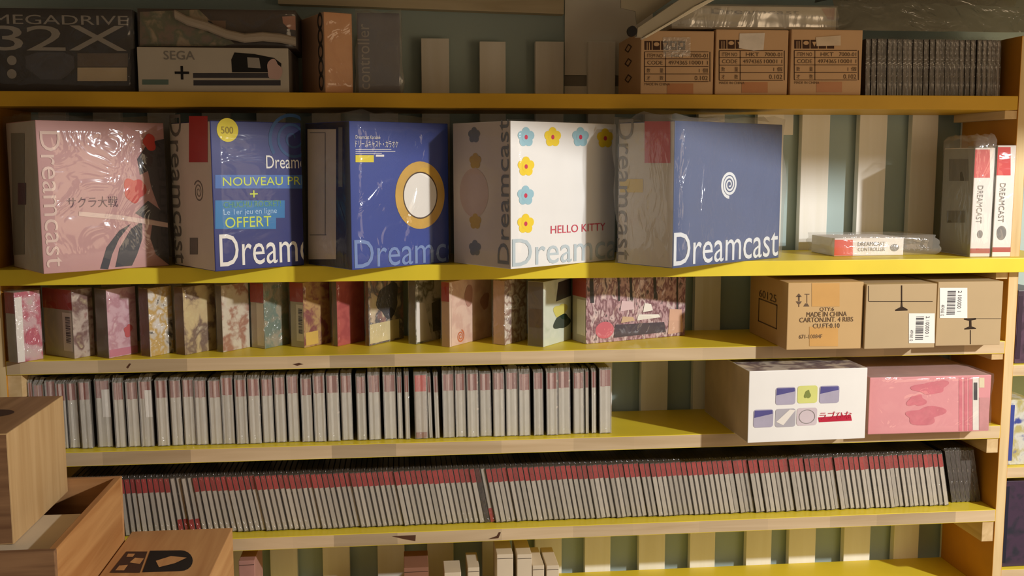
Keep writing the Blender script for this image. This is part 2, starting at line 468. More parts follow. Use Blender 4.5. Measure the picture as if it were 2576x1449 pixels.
# ------------------------------------------------------------------ boxes standing corner-first
class Corner:
    """a box with its near corner at a measured spot, turned by th about the vertical"""
    def __init__(s, name, label, cat, lpx, cpx, rpx, yb, Z, deg, yt, group=None, W=None, D=None, H=None, C=None):
        th = math.radians(deg); s.th = th
        s.C = C or at_z(cpx, yb, Z); s.C.z = Z + 0.0004
        s.W = W if W else meet(rpx, yb, s.C, th)
        s.D = D if D else meet(lpx, yb, s.C, th + math.pi / 2)
        s.H = H or at_y(cpx, yt, s.C.y).z - Z
        s.root = thing(name, label, cat, s.C, th, group)
        s.front = Face('front', s.W, s.D, s.H); s.left = Face('left', s.W, s.D, s.H); s.top = Face('top', s.W, s.D, s.H)
        global REPORT
        REPORT.append((name, round(s.C.x, 3), round(s.C.y, 3), 'W', round(s.W, 3), 'D', round(s.D, 3), 'H', round(s.H, 3),
                       'back', round(s.C.y + s.W * math.sin(th) + s.D * math.cos(th), 3)))
    def uv(s, px, py, side='front'):
        th = s.th if side == 'front' else s.th + math.pi / 2
        t = meet(px, py, s.C, th)
        P = Vector((s.C.x + t * math.cos(th), s.C.y + t * math.sin(th)))
        d = ray(px, py)
        z = CAM.z + d.z * (P - CAM.xy).length / d.xy.length
        return (t if side == 'front' else s.D - t), z - s.C.z
    def body(s, mats, ks=None, bevel=0.0015, name='box_body', x1=None):
        b = MB(); b.box(0, s.W, 0, s.D, 0, s.H, ks=ks or [0] * 6)
        return b.build(name, mats, s.root, bevel=bevel)
    # measured drawing on a face
    def rect(s, mb, x0, y0, x1, y1, k=0, side='front', e=0.0006):
        f = s.front if side == 'front' else s.left
        f.poly(mb, [s.uv(x0, y1, side), s.uv(x1, y1, side), s.uv(x1, y0, side), s.uv(x0, y0, side)], k, e)
    def box_uv(s, x0, y0, x1, y1, side='front'):
        a = s.uv(x0, (y0 + y1) / 2, side)[0]; c = s.uv(x1, (y0 + y1) / 2, side)[0]
        xm = (x0 + x1) / 2
        return a, c, s.uv(xm, y1, side)[1], s.uv(xm, y0, side)[1]
    def text(s, mb, t, x0, y0, x1, y1, k=0, side='front', e=0.0010, turn=0):
        f = s.front if side == 'front' else s.left
        u0, u1, v0, v1 = s.box_uv(x0, y0, x1, y1, side)
        if turn == 0: v0, v1 = s.uv(x0, y1, side)[1], s.uv(x0, y0, side)[1]
        f.text(mb, t, u0, u1, v0, v1, k, e, turn, s.W - 0.002 if side == 'front' else None)
    def poly(s, mb, pts, k=0, side='front', e=0.0006):
        f = s.front if side == 'front' else s.left
        f.poly(mb, [s.uv(x, y, side) for x, y in pts], k, e)
    def oval(s, mb, x, y, rx, ry, k=0, side='front', e=0.0006, **kw):
        f = s.front if side == 'front' else s.left
        u0, u1, v0, v1 = s.box_uv(x - rx, y - ry, x + rx, y + ry, side)
        f.ellipse(mb, (u0 + u1) / 2, (v0 + v1) / 2, (u1 - u0) / 2, (v1 - v0) / 2, k, e, **kw)
REPORT = []
def flower(c, mb, x, y, rx, ry, kp, kc, side='front'):
    for i in range(5):
        a = math.pi / 2 + i * 2 * math.pi / 5
        c.oval(mb, x + 0.55 * rx * math.cos(a), y - 0.55 * ry * math.sin(a), rx * .47, ry * .47, kp, side, e=0.0005 + 0.00004 * i, n=14)
    c.oval(mb, x, y, rx * .5, ry * .5, kp, side, e=0.0008, n=14)
    c.oval(mb, x, y, rx * .2, ry * .24, kc, side, e=0.0010, n=10)

BW, BH = 0.36, 0.288
GB = 'large console boxes on the middle yellow shelf'
TH = 35
# pink box
c = Corner('console_box', 'large pink console box with dark sweeping brush shapes, in a clear bag', 'box', 37, 110, 427, 690, S2T, TH, 292, GB, H=BH)
M_PINK = mat('pink_board', (200, 152, 150), 0.5, 0.04); M_BEIGE = mat('grey_beige_board', (204, 190, 176), 0.6, 0.05)
M_PALEP = mat('pale_pink_ink', (230, 200, 188), 0.5); M_PLUM = mat('plum_ink', (96, 58, 74), 0.5); M_REDP = mat('poppy_red_ink', (206, 72, 62), 0.5)
c.body([M_PINK, M_BEIGE], [0, 0, 1, 1, 0, 1])
b = MB()
for pts in ([(252, 676), (268, 622), (300, 580), (330, 562), (300, 600), (282, 640), (272, 678)], [(290, 672), (300, 625), (330, 575), (358, 556), (358, 600), (345, 640), (332, 668)],
            [(345, 400), (372, 360), (400, 352), (434, 350), (434, 545), (420, 552), (398, 520), (380, 470), (372, 430), (352, 440)],
            [(340, 536), (372, 505), (420, 540), (434, 552), (434, 560), (360, 548)], [(384, 556), (434, 566), (434, 668), (392, 640), (378, 600)]):
    c.poly(b, pts)
b.build('brush_artwork', M_DKGREY, c.root)
b = MB(); c.oval(b, 338, 478, 25, 33, wob=.25, seed=4); b.build('flower_print', M_REDP, c.root)
b = MB(); c.oval(b, 376, 358, 16, 20, wob=.2, seed=5, e=.0009); b.build('flower_print', M_REDP, c.root)
b = MB(); c.poly(b, [(198, 532), (300, 541), (432, 560), (432, 572), (300, 553), (198, 543)], e=0.0011); b.build('pale_stripe', M_PALEP, c.root)
b = MB(); c.text(b, 'サクラ大戦', 168, 496, 296, 524); b.build('title_lettering', M_PLUM, c.root)
b = MB(); c.text(b, 'Dreamcast', 108, 330, 158, 672, turn=-1); b.build('pale_lettering', M_PALEP, c.root)
b = MB(); c.rect(b, 28, 335, 62, 640, 0, 'left'); b.build('printed_panel', mat('grey_green_ink', (140, 132, 118), 0.6), c.root)
b = MB(); c.rect(b, 46, 460, 66, 515, 0, 'left', e=.0009); b.build('small_mark', M_PLUM, c.root)
wrap('clear_bag', c.root, c.W, c.D, c.H, 0.003, M_FILM, 1, top=0.012, amp=0.002)

# dark blue box with bands
c = Corner('console_box', 'dark blue console box with light blue bands and a round yellow sticker', 'box', 441, 542, 766, 684, S2T, TH, 284, GB, H=BH)
M_NAVY = mat('navy_board', (30, 40, 112), 0.4, 0.06); M_BAND = mat('light_blue_band', (58, 104, 176), 0.4); M_BAND2 = mat('teal_blue_band', (34, 118, 178), 0.4)
M_LIME = mat('lime_ink', (206, 222, 76), 0.5); M_GREENI = mat('dull_green_ink', (96, 156, 96), 0.5); M_TEAL = mat('faint_teal_ink', (36, 78, 128), 0.5)
M_YST = mat('yellow_sticker_paper', (226, 208, 40), 0.5); M_REDST = mat('red_sticker_paper', (198, 62, 62), 0.5)
c.body([M_NAVY, mat('cream_grey_board', (236, 228, 216), 0.6, 0.04)], [0, 0, 1, 1, 0, 0])
b = MB(); c.oval(b, 572, 327, 27, 30); b.build('round_sticker', M_YST, c.root)
b = MB(); c.text(b, '500', 556, 318, 586, 336, e=.0012); b.build('sticker_lettering', mat('olive_ink', (150, 130, 30), 0.5), c.root)
b = MB(); c.rect(b, 541, 440, 775, 474); b.build('upper_band', M_BAND, c.root)
b = MB(); c.rect(b, 541, 504, 716, 548); c.rect(b, 541, 548, 694, 576); b.build('lower_band', M_BAND2, c.root)
b = MB(); c.text(b, 'NOUVEAU PRIX', 560, 446, 784, 468); b.build('offer_lettering', M_LIME, c.root)
b = MB(); c.text(b, '+', 628, 479, 648, 497); b.build('plus_sign', M_LIME, c.root)
b = MB(); c.text(b, 'OFFERT', 566, 547, 682, 574); b.build('offer_lettering', M_LIME, c.root)
b = MB(); c.text(b, 'CHUCHU ROCKET!', 562, 508, 706, 523); b.build('game_lettering', M_GREENI, c.root)
b = MB(); c.text(b, 'Le 1er jeu en ligne', 562, 527, 696, 545); b.build('small_lettering', mat('pale_blue_ink', (170, 205, 235), 0.5), c.root)
b = MB(); c.text(b, 'Dreamcast', 552, 590, 858, 672); b.build('name_lettering', M_WHITE, c.root)
b = MB(); c.text(b, 'Dreamcast', 669, 391, 800, 424); b.build('small_name_lettering', M_WHITE, c.root)
u, v = c.uv(736, 348); b = MB(); c.front.spiral(b, u, v, .004, .052, 2.6, .007); b.build('faint_swirl', M_TEAL, c.root)
b = MB(); c.rect(b, 476, 292, 523, 408, 0, 'left'); b.build('red_sticker', M_REDST, c.root)
b = MB(); c.text(b, 'Dreamcast', 434, 288, 462, 662, 0, 'left', turn=-1); b.build('side_lettering', M_MIDGREY, c.root)
b = MB(); c.rect(b, 478, 598, 498, 640, 0, 'left'); b.build('side_print', M_MIDGREY, c.root)
u, v = c.uv(500, 482, 'left'); b = MB(); c.left.spiral(b, u, v, .003, .022, 2.4, .003); b.build('side_swirl', M_MIDGREY, c.root)
wrap('shrink_wrap', c.root, c.W, c.D, c.H, 0.0025, M_FILM2, 2, amp=0.001)

# blue box with gold ring
c = Corner('console_box', 'royal blue console box with a gold ring around a white disc', 'box', 777, 886, 1130, 680, S2T, TH, 300, GB, H=BH)
M_ROYAL = mat('royal_blue_board', (34, 62, 150), 0.4, 0.05); M_NAVY2 = mat('black_navy_board', (34, 38, 66), 0.45); M_GOLD = mat('gold_ink', (206, 164, 72), 0.35, 0.12, 20)
M_SOFTB = mat('soft_blue_ink', (116, 142, 196), 0.5)
c.body([M_ROYAL, M_NAVY2], [0, 0, 1, 1, 0, 1])
u0, u1, v0, v1 = c.box_uv(994, 406, 1118, 576)
ru, rv = (u1 - u0) / 2, (v1 - v0) / 2; cu, cv = (u0 + u1) / 2, (v0 + v1) / 2
b = MB(); c.front.ring(b, cu, cv, rv, rv * .66, ru / rv); b.build('gold_ring', M_GOLD, c.root)
b = MB(); c.front.ring(b, cu, cv, rv * .70, rv * .66, ru / rv, e=.0009); b.build('ring_edge', mat('dark_gold_ink', (74, 52, 30), .5), c.root)
b = MB(); c.front.ellipse(b, cu, cv, ru * .66, rv * .66, e=.0007, n=36); b.build('white_disc', M_WHITE, c.root)
b = MB(); c.text(b, 'Dreamcast', 891, 604, 1200, 676); b.build('name_lettering', M_SOFTB, c.root)
b = MB(); c.text(b, 'Dreamcast Karaoke', 894, 340, 956, 349); c.text(b, 'ドリームキャスト・カラオケ', 893, 353, 1001, 371)
for i, x1 in enumerate((984, 994, 960)): c.rect(b, 894, 375 + 5 * i, x1, 376.6 + 5 * i)
c.rect(b, 945, 389, 966, 394); b.build('white_lettering', M_WHITE, c.root)
b = MB(); c.rect(b, 894, 390, 940, 408); b.build('yellow_tag', M_YST, c.root)
b = MB(); c.rect(b, 774, 325, 846, 652, 0, 'left'); b.build('side_sticker', mat('taupe_sticker', (228, 214, 198), 0.6), c.root)
b = MB(); c.rect(b, 780, 333, 820, 335, 0, 'left', e=.0009); c.rect(b, 780, 590, 822, 592, 0, 'left', e=.0009); c.rect(b, 818, 335, 820, 590, 0, 'left', e=.0009); b.build('sticker_print', M_MIDGREY, c.root)
b = MB(); c.rect(b, 852, 320, 862, 470, 0, 'left'); b.build('side_print', M_MIDGREY, c.root)
wrap('clear_bag', c.root, c.W, c.D, c.H, 0.004, M_FILM, 3, top=0.012, amp=0.0025)

# white box with flowers
c = Corner('console_box', 'white console box printed with blue and yellow flowers', 'box', 1142, 1285, 1546, 678, S2T, TH, 291, GB, H=BH)
M_FLB = mat('flower_blue_ink', (150, 192, 206), 0.5); M_FLY = mat('flower_yellow_ink', (236, 206, 40), 0.5); M_FLC = mat('flower_red_ink', (200, 50, 80), 0.5); M_GRB = mat('pale_grey_blue_ink', (186, 200, 206), 0.5)
M_LETR = mat('rose_ink', (206, 72, 92), 0.5); M_DULLB = mat('dull_blue_ink', (128, 134, 140), 0.6); M_DULLY = mat('dull_yellow_ink', (196, 164, 92), 0.6)
c.body([mat('white_board', (234, 233, 230), 0.45, 0.02), mat('grey_white_board', (218, 208, 196), 0.6, 0.04)], [0, 0, 1, 1, 0, 0])
for x, y, k in ((1323, 345, 0), (1390, 345, 1), (1460, 345, 0), (1522, 348, 1), (1323, 419, 1), (1322, 492, 0), (1322, 563, 1)):
    b = MB(); flower(c, b, x, y, 21, 25, k, 2); b.build('flower_print', [M_FLB, M_FLY, M_FLC], c.root)
b = MB(); c.text(b, 'HELLO KITTY', 1385, 568, 1522, 588); b.build('rose_lettering', M_LETR, c.root)
b = MB(); c.text(b, 'Dreamcast', 1288, 602, 1600, 672); b.build('name_lettering', M_GRB, c.root)
for x, y, k in ((1193, 340, 0), (1196, 405, 1), (1196, 557, 1), (1195, 624, 0)):
    b = MB(); flower(c, b, x, y, 15, 20, k, k, 'left'); b.build('side_flower_print', [M_DULLB, M_DULLY], c.root)
b = MB(); c.oval(b, 1193, 485, 36, 62, 0, 'left', e=.0004); b.build('pale_oval', mat('pale_rose_ink', (206, 182, 170), .6), c.root)
b = MB(); c.text(b, 'Dreamcast', 1252, 300, 1281, 664, 0, 'left', turn=1); b.build('side_lettering', M_DULLB, c.root)
wrap('clear_wrap_film', c.root, c.W, c.D, c.H, 0.003, M_FILM2, 4, amp=0.001)

# mid blue box with white spiral
c = Corner('console_box', 'slate blue console box with a white spiral, rightmost of the five', 'box', 1553, 1692, 1958, 676, S2T, TH, 289, GB, H=BH)
M_SLATE = mat('slate_blue_board', (34, 70, 128), 0.4, 0.06); M_SPW = mat('bluish_white_ink', (226, 232, 238), 0.5)
c.body([M_SLATE, mat('grey_side_board', (206, 196, 182), 0.6, 0.04)], [0, 0, 1, 1, 0, 0])
u0, u1, v0, v1 = c.box_uv(1811, 429, 1858, 499); cu, cv = (u0 + u1) / 2, (v0 + v1) / 2
b = MB(); c.front.spiral(b, cu, cv, .003, (v1 - v0) / 2 * .92, 3.1, .0065, a0=-2.2, n=140, sgn=1); b.build('spiral_mark', M_SPW, c.root)
b = MB(); c.text(b, 'Dreamcast', 1694, 586, 1956, 670); b.build('name_lettering', M_SPW, c.root)
b = MB(); c.rect(b, 1622, 305, 1687, 410, 0, 'left'); b.build('red_sticker', mat('rose_red_paper', (194, 70, 84), .5), c.root)
b = MB(); c.rect(b, 1560, 450, 1618, 484, 0, 'left'); b.build('yellow_label', mat('straw_paper', (214, 184, 90), .5), c.root)
b = MB(); c.text(b, 'Dreamcast', 1552, 300, 1592, 655, 0, 'left', turn=-1); b.build('side_lettering', M_MIDGREY, c.root)
wrap('clear_bag', c.root, c.W, c.D, c.H, 0.005, M_BAG, 5, top=0.010, amp=0.004)

# ------------------------------------------------------------------ small red and white boxes at the right of that shelf
M_ORRED = mat('orange_red_card', (222, 70, 44), 0.45); M_RED = mat('red_card', (206, 44, 44), 0.45); M_WHC = mat('white_plain_card', (236, 230, 224), 0.5, 0.03)
M_GRC = mat('grey_card', (150, 148, 140), 0.5, 0.05)
c = Corner('accessory_box', 'small flat orange and white box lying in a bag on the yellow shelf', 'box', 2086, 2098, 2272, 645, S2T, 2, 600, 'red and white accessory boxes', D=0.12)
c.body([M_WHC])
b = MB(); c.rect(b, 2098, 603, 2145, 643); b.build('orange_end', M_ORRED, c.root)
b = MB(); c.text(b, 'DREAMCAST', 2158, 609, 2226, 619); c.text(b, 'CONTROLLER', 2158, 623, 2226, 632); c.oval(b, 2250, 623, 11, 9); b.build('small_print', M_MIDGREY, c.root)
wrap('clear_bag', c.root, c.W + .075, c.D, c.H, 0.005, M_BAG, 6, amp=0.004)
for xs, lab, yb, yt, xl in (((2440, 2490), 'upright red and white box with a grey side, nearer the empty shelf', 637, 372, 2372), ((2496, 2542), 'upright red and white box tucked against the shelf end panel', 634, 366, 2490)):
    c = Corner('accessory_box', lab, 'box', xl, xs[0], xs[1], yb, S2T, 0, yt, 'red and white accessory boxes', D=0.13 if xs[0] < 2480 else 0.12, C=at_y(xs[0], yb, 0.0 if xs[0] < 2480 else -0.004))
    c.body([M_WHC, M_GRC], [0, 0, 1, 0, 0, 0])
    x0, x1 = xs
    b = MB(); c.rect(b, x0, yt + 4, x1, yt + 75); b.build('red_top_band', M_RED, c.root)
    b = MB(); c.rect(b, x0, yb - 12, x1, yb); b.build('red_bottom_band', mat('brick_ink', (180, 80, 76), .5), c.root)
    b = MB(); c.text(b, 'DREAMCAST', x0 + 17, yt + 95, x0 + 31, yb - 75, turn=-1)
    c.oval(b, (x0 + x1) / 2, yb - 48, 12 if x0 > 2480 else 7, 18 if x0 > 2480 else 10); b.build('spine_print', M_MIDGREY, c.root)
    if x0 < 2480:
        b = MB(); c.rect(b, 2388, 400, 2436, 455, 0, 'left'); b.build('side_print', mat('olive_grey_ink', (98, 92, 78), .6), c.root)
        b = MB(); c.rect(b, 2382, 530, 2428, 560, 0, 'left'); b.build('side_print', mat('olive_grey_ink', (98, 92, 78), .6), c.root)
        wrap('clear_bag', c.root, c.W, c.D, c.H, 0.0014, M_BAG, 7, top=0.03, amp=0.0008)
    else:
        wrap('clear_bag', c.root, c.W, c.D, c.H, 0.0012, M_FILM, 8, amp=0.0006)

# ------------------------------------------------------------------ top shelf
def ordn(n):
    return '%d%s' % (n, 'th' if 10 <= n % 100 <= 20 else {1: 'st', 2: 'nd', 3: 'rd'}.get(n % 10, 'th'))
GT = 'boxes on the top yellow shelf'
M_COAL = mat('charcoal_board', (46, 44, 50), 0.5, 0.1, 12); M_SILV = mat('silver_grey_ink', (156, 150, 144), 0.5); M_TAUPE = mat('taupe_ink', (104, 92, 84), 0.6)
def straight(name, lab, cat, x0, x1, yt, Y, D, Z=None, group=None, yb=None, H=None, deg=0, zt=None):
    """a box facing the room squarely: left and right picture edges of its front, its top, its depth"""
    Z = S1T if Z is None else Z
    P = at_y(x0, yb if yb else yt, Y)
    return Corner(name, lab, cat, None, x0, x1, yb if yb else yt, Z, deg, yt, group, D=D, H=H or (at_y((x0 + x1) / 2, yt, Y).z - Z), C=Vector((P.x, Y, Z)))
c = straight('console_box', 'dark charcoal box with big silver lettering at the end of the top shelf', 'box', -20, 336, 22, 0.0, 0.2, group=GT, yb=120)
c.body([M_COAL])
b = MB(); c.text(b, '3', -19, 64, 58, 127); b.build('big_lettering', M_SILV, c.root)
for g, xa, xb in (('2', 66, 164), ('X', 172, 318)):
    b = MB(); c.text(b, g, xa, 64, xb, 127); b.build('big_lettering', M_SILV, c.root)
b = MB(); c.text(b, 'MEGADRIVE', -18, 36, 322, 60); b.build('name_lettering', M_SILV, c.root)
b = MB(); c.rect(b, 195, 170, 320, 204); b.build('pale_label', mat('beige_label', (196, 178, 150), .6), c.root)
b = MB(); c.rect(b, 195, 134, 322, 168); b.build('brown_panel', M_TAUPE, c.root)
b = MB()
c.poly(b, [(64, 142), (92, 132), (160, 132), (186, 142), (188, 170), (170, 190), (154, 200), (104, 200), (86, 186), (66, 172)]); b.build('controller_print', mat('slate_grey_ink', (74, 74, 84), .5), c.root)
for y in (152, 186):
    b = MB(); c.oval(b, 30, y, 12, 12); b.build('round_mark', M_SILV, c.root)
wrap('clear_bag', c.root, c.W, c.D, c.H, 0.003, M_FILM, 11, amp=0.0015)

c = straight('console_box', 'long white and grey box with a plus sign, under the dark box', 'box', 346, 726, 120, -0.02, 0.2, group=GT, yb=170)
c.body([mat('pale_grey_board', (186, 178, 166), 0.5, 0.05), mat('grey_side', (120, 112, 104), .6)], [0, 0, 1, 1, 1, 1])
lowtop = c.C.z + c.H
b = MB(); c.text(b, '+', 440, 166, 476, 200); b.build('plus_sign', M_BLACK, c.root)
b = MB(); c.rect(b, 486, 184, 690, 196); b.build('upper_stripe', M_DKGREY, c.root)
b = MB(); c.rect(b, 487, 202, 706, 215); b.build('lower_stripe', M_DKGREY, c.root)
b = MB(); c.rect(b, 358, 200, 424, 213); b.build('teal_label', mat('grey_teal_ink', (96, 116, 110), .5), c.root)
b = MB(); c.text(b, 'SEGA', 412, 128, 490, 150); b.build('name_lettering', M_MIDGREY, c.root)
b = MB(); c.poly(b, [(590, 132), (640, 136), (690, 146), (708, 160), (706, 182), (584, 182), (582, 150)]); b.build('console_print', M_BLACK, c.root)
b = MB(); c.poly(b, [(622, 144), (652, 146), (656, 172), (624, 170)], e=.0010); b.build('screen_print', M_SILV, c.root)
b = MB(); c.oval(b, 690, 176, 18, 26, e=.0011, wob=.2, seed=9); b.build('pink_print', mat('dusty_pink_ink', (196, 164, 158), .5), c.root)

c = straight('console_box', 'dark brown box with faded poster print, on the long white and grey box', 'box', 347, 744, 24, -0.005, 0.19, Z=lowtop + 0.0006, group=GT, yb=70)
c.body([mat('dark_brown_board', (62, 50, 46), 0.5, 0.1, 10)])
b = MB(); c.poly(b, [(352, 30), (500, 24), (590, 110), (560, 116), (352, 116)]); b.build('poster_print', art('poster_ink', [(92, 66, 70), (122, 104, 92), (96, 100, 78), (160, 142, 118), (110, 84, 76)], 16, seed=2), c.root)
b = MB(); c.poly(b, [(710, 42), (745, 40), (744, 76), (728, 74), (712, 58)]); b.build('pink_mark', mat('dull_pink_ink', (176, 126, 106), .5), c.root)
b = MB(); c.rect(b, 524, 52, 568, 82); b.build('small_label', mat('dim_tan_ink', (112, 84, 66), .5), c.root)
pts = [(440, 36), (470, 52), (520, 66), (570, 86), (615, 96), (660, 92), (705, 96), (744, 104)]
def ribbon(name, pts, Y, r, m, parent):
    b = MB(); prev = None
    for i, (x, y) in enumerate(pts):
        P = at_y(x, y, Y) - parent.location
        ring = [P + Vector((0, -r * math.cos(a) * .6, r * math.sin(a))) for a in [k * math.pi / 4 for k in range(8)]]
        if prev:
            for k in range(8): b.face([prev[k], prev[(k + 1) % 8], ring[(k + 1) % 8], ring[k]])
        prev = ring
    return b.build(name, m, parent, smooth=True)
ribbon('plastic_fold', pts, c.C.y - 0.012, 0.009, mat('grey_folded_plastic', (168, 156, 142), .35), c.root)
wrap('clear_bag', c.root, c.W, c.D, c.H, 0.001, M_FILM, 12, amp=0.0003)

c = Corner('console_box', 'tall orange box with a chain pattern down its spine', 'box', 768, 819, 889, 238, S1T, 24, 30, GT, D=0.14, C=Vector((at_y(819, 238, -0.022).x, -0.022, S1T)))
c.body([mat('dull_orange_board', (218, 162, 118), 0.5, 0.07, 12), mat('dusty_rose_board', (196, 156, 128), .5, .06)], [0, 0, 1, 1, 0, 0])
for i in range(5):
    b = MB(); u, v = c.left.D - 0.022, c.H * (0.90 - 0.19 * i)
    c.left.ring(b, u, v, .017, .010, 0.9); b.build('chain_print', M_SEAM, c.root)
wrap('clear_bag', c.root, c.W, c.D, c.H, 0.0025, M_FILM, 13, amp=0.001)

c = straight('console_box', 'tall blue grey box in shiny plastic, last before the bare slats', 'box', 900, 1006, 33, 0.0, 0.14, group=GT, yb=130)
c.body([mat('blue_grey_board', (92, 94, 108), 0.45, 0.12, 14)])
b = MB(); c.text(b, 'controller', 900, 60, 930, 225, turn=1); b.build('side_lettering', M_SILV, c.root)
wrap('clear_wrap', c.root, c.W, c.D, c.H, 0.004, M_BAG, 14, amp=0.003, top=.004)

GC = 'printed brown cartons on the top shelf'
cartons = []
for i, (x0, x1, yt, yb, lab) in enumerate(((1612, 1795, 78, 237, 'brown carton with a clear tape patch, nearest the bare slats'), (1800, 1982, 75, 234, 'brown carton with a white tape patch, between two like cartons'), (1989, 2168, 75, 233, 'brown carton with shiny tape patch, beside the dark disc cases'))):
    c = straight('carton', lab, 'carton', x0, x1, yt, -0.022, 0.225, group=GC, yb=155)
    c.body([M_CARTON], name='carton_body', bevel=0.002)
    cartons.append(c)
    X = lambda f: x0 + f * (x1 - x0)
    Yp = lambda f: yt + f * (yb - yt)
    b = MB()
    for a in (.05, .95): c.rect(b, X(a) - 1, Yp(.33), X(a) + 1, Yp(.80))
    for q in (.33, .44, .56, .68, .80): c.rect(b, X(.05), Yp(q) - .8, X(.93), Yp(q) + .8)
    c.rect(b, X(.34) - .8, Yp(.33), X(.34) + .8, Yp(.80))
    b.build('printed_grid', M_INK, c.root)
    for f0, f1, q0, q1, t in ((.09, .30, .36, .42, 'ITEM NO'), (.42, .60, .36, .42, 'HKT'), (.68, .92, .36, .42, '7000-01'), (.09, .30, .47, .53, 'CODE'), (.38, .64, .47, .53, '4974365'), (.67, .92, .47, .53, '10001 1'),
                             (.08, .13, .59, .66, '数'), (.26, .31, .59, .66, '量'), (.80, .92, .59, .66, '1 個'), (.08, .13, .71, .78, '才'), (.26, .31, .71, .78, '数'), (.74, .92, .71, .78, '0.102'), (.05, .40, .82, .86, 'MADE IN CHINA')):
        b = MB(); c.text(b, t, X(f0), Yp(q0), X(f1), Yp(q1)); b.build('carton_lettering', M_INKG, c.root)
    for j in range(5):
        b = MB(); xx = .05 + .115 * j
        c.rect(b, X(xx), Yp(.16), X(xx + .10), Yp(.30))
        b.build('handling_mark', M_INK, c.root)
        b = MB()
        if j == 0:
            for q in (.03, .06): c.rect(b, X(xx + q), Yp(.18), X(xx + q + .012), Yp(.30), e=.0010)
        elif j == 1: c.oval(b, X(xx + .05), Yp(.21), 7, 5, e=.0010)
        elif j == 2: c.poly(b, [(X(xx + .02), Yp(.19)), (X(xx + .08), Yp(.19)), (X(xx + .05), Yp(.27))], e=.0010)
        else: c.rect(b, X(xx + .03), Yp(.19), X(xx + .07), Yp(.25), e=.0010)
        b.build('mark_cutout', M_CARTON, c.root)
    b = MB(); c.rect(b, X(.36), Yp(.83), X(.72), Yp(.995)); b.build('tape', M_TAPE2, c.root)
    b = MB()
    if i == 0: c.poly(b, [(X(.30), Yp(.10)), (X(.68), Yp(.10)), (X(.68), Yp(.40)), (X(.31), Yp(.42))], e=.0014); m = plastic('tape_patch', .25, .12, bump=.8, scale=40)
    elif i == 1: c.poly(b, [(X(.33), Yp(.06)), (X(.68), Yp(.05)), (X(.66), Yp(.32)), (X(.52), Yp(.33)), (X(.32), Yp(.29))], e=.0014); m = mat('white_tape_patch', (224, 214, 204), .25, .1, 40, bump=.6)
    else: c.poly(b, [(X(.35), Yp(.12)), (X(.70), Yp(.09)), (X(.70), Yp(.25)), (X(.36), Yp(.26))], e=.0014); m = mat('shiny_tape_patch', (216, 196, 172), .2, .1, 40, bump=.6)
    b.build('tape_patch', m, c.root)
    if i == 0:
        for y in (115, 150, 190):
            b = MB(); c.text(b, '♢', 1572, y, 1590, y + 22, 0, 'left'); b.build('side_print', M_INK, c.root)

ctop = max(k.C.z + k.H for k in cartons)
c = straight('wrapped_box', 'long flat white box in shiny film on top of the brown cartons', 'box', 1690, 2104, 16, 0.0, 0.12, Z=ctop + 0.0012, yb=40)
c.body([mat('off_white_board', (206, 198, 180), 0.5, 0.04)])
b = MB(); c.text(b, 'Dreamcast', 1790, 22, 2010, 34); b.build('faint_lettering', M_MIDGREY, c.root)
b = MB(); c.poly(b, [(2066, 22), (2100, 20), (2098, 50), (2082, 48)]); b.build('pink_mark', mat('faded_pink_ink', (190, 156, 142), .5), c.root)
wrap('shiny_film', c.root, c.W, c.D, c.H, 0.003, plastic('shiny_film', .12, .26, bump=.5, scale=10, rough=.22, stretch=(1.5, 1, .6)), 15, amp=0.0015)

# ------------------------------------------------------------------ disc cases
M_CASE = mat('smoky_case', (66, 58, 52), 0.22, 0.10, 20, rnd=.25, spec=.6)
M_SPINE = mat('grey_spine_paper', (186, 178, 166), 0.45, 0.05, 25, rnd=.14)
M_CAP = mat('red_spine_paper', (160, 44, 46), 0.4, 0.06, 30, rnd=.18)
M_DARKSP = mat('dark_spine_paper', (58, 50, 48), 0.4, 0.08, 25, rnd=.2)
CT, CDP, CH = 0.0104, 0.142, 0.125
def disc_meshes(name, spine, cap=None, flip=False, tick=0.0072):
    b = MB(); b.box(0, CT, 0, CDP, 0, CH); case = b.mesh(name + '_case', [M_CASE], bevel=0.0006)
    b = MB(); x0, x1 = (CT - tick) / 2, (CT + tick) / 2
    zc = CH * 0.745
    if cap is None: b.box(x0, x1, -0.0005, 0.002, 0.002, CH - 0.002)
    elif flip: b.box(x0, x1, -0.0005, 0.002, CH * .26, CH - 0.002); 
    else: b.box(x0, x1, -0.0005, 0.002, 0.002, zc)
    sp = b.mesh(name + '_spine', [spine])
    cp = None
    if cap:
        b = MB()
        if flip: b.box(0.0006, CT - .0006, -0.0006, 0.002, 0.001, CH * .26)
        else: b.box(0.0006, CT - .0006, -0.0006, 0.002, zc, CH - 0.0015)
        cp = b.mesh(name + '_cap', [cap])
    return case, sp, cp
b = MB()
R0 = random.Random(5)
nn = 5
for i in range(nn):           # loose top edge of the sleeve, a little taller than the case, wavy
    x0, x1 = -0.0004 + (CT + .0008) * i / nn, -0.0004 + (CT + .0008) * (i + 1) / nn
    za, zb = CH + R0.uniform(.002, .007), CH + R0.uniform(.002, .007)
    b.face([(x0, -.0012, .001), (x1, -.0012, .001), (x1, -.0013, CH), (x0, -.0013, CH)])
    b.face([(x0, -.0013, CH), (x1, -.0013, CH), (x1, .004, zb), (x0, .004, za)])
SLV = b.mesh('disc_sleeve', [M_SLEEVE2])
D_STD = disc_meshes('grey_red', M_SPINE, M_CAP)
D_WIDE = disc_meshes('wide_grey_red', M_SPINE, M_CAP, tick=.0086)
D_FLIP = disc_meshes('flipped', M_SPINE, M_CAP, True)
D_DARK = disc_meshes('brown', M_DARKSP, mat('dark_red_paper', (84, 30, 30), .4))
D_BLK = disc_meshes('black', M_DARKSP)
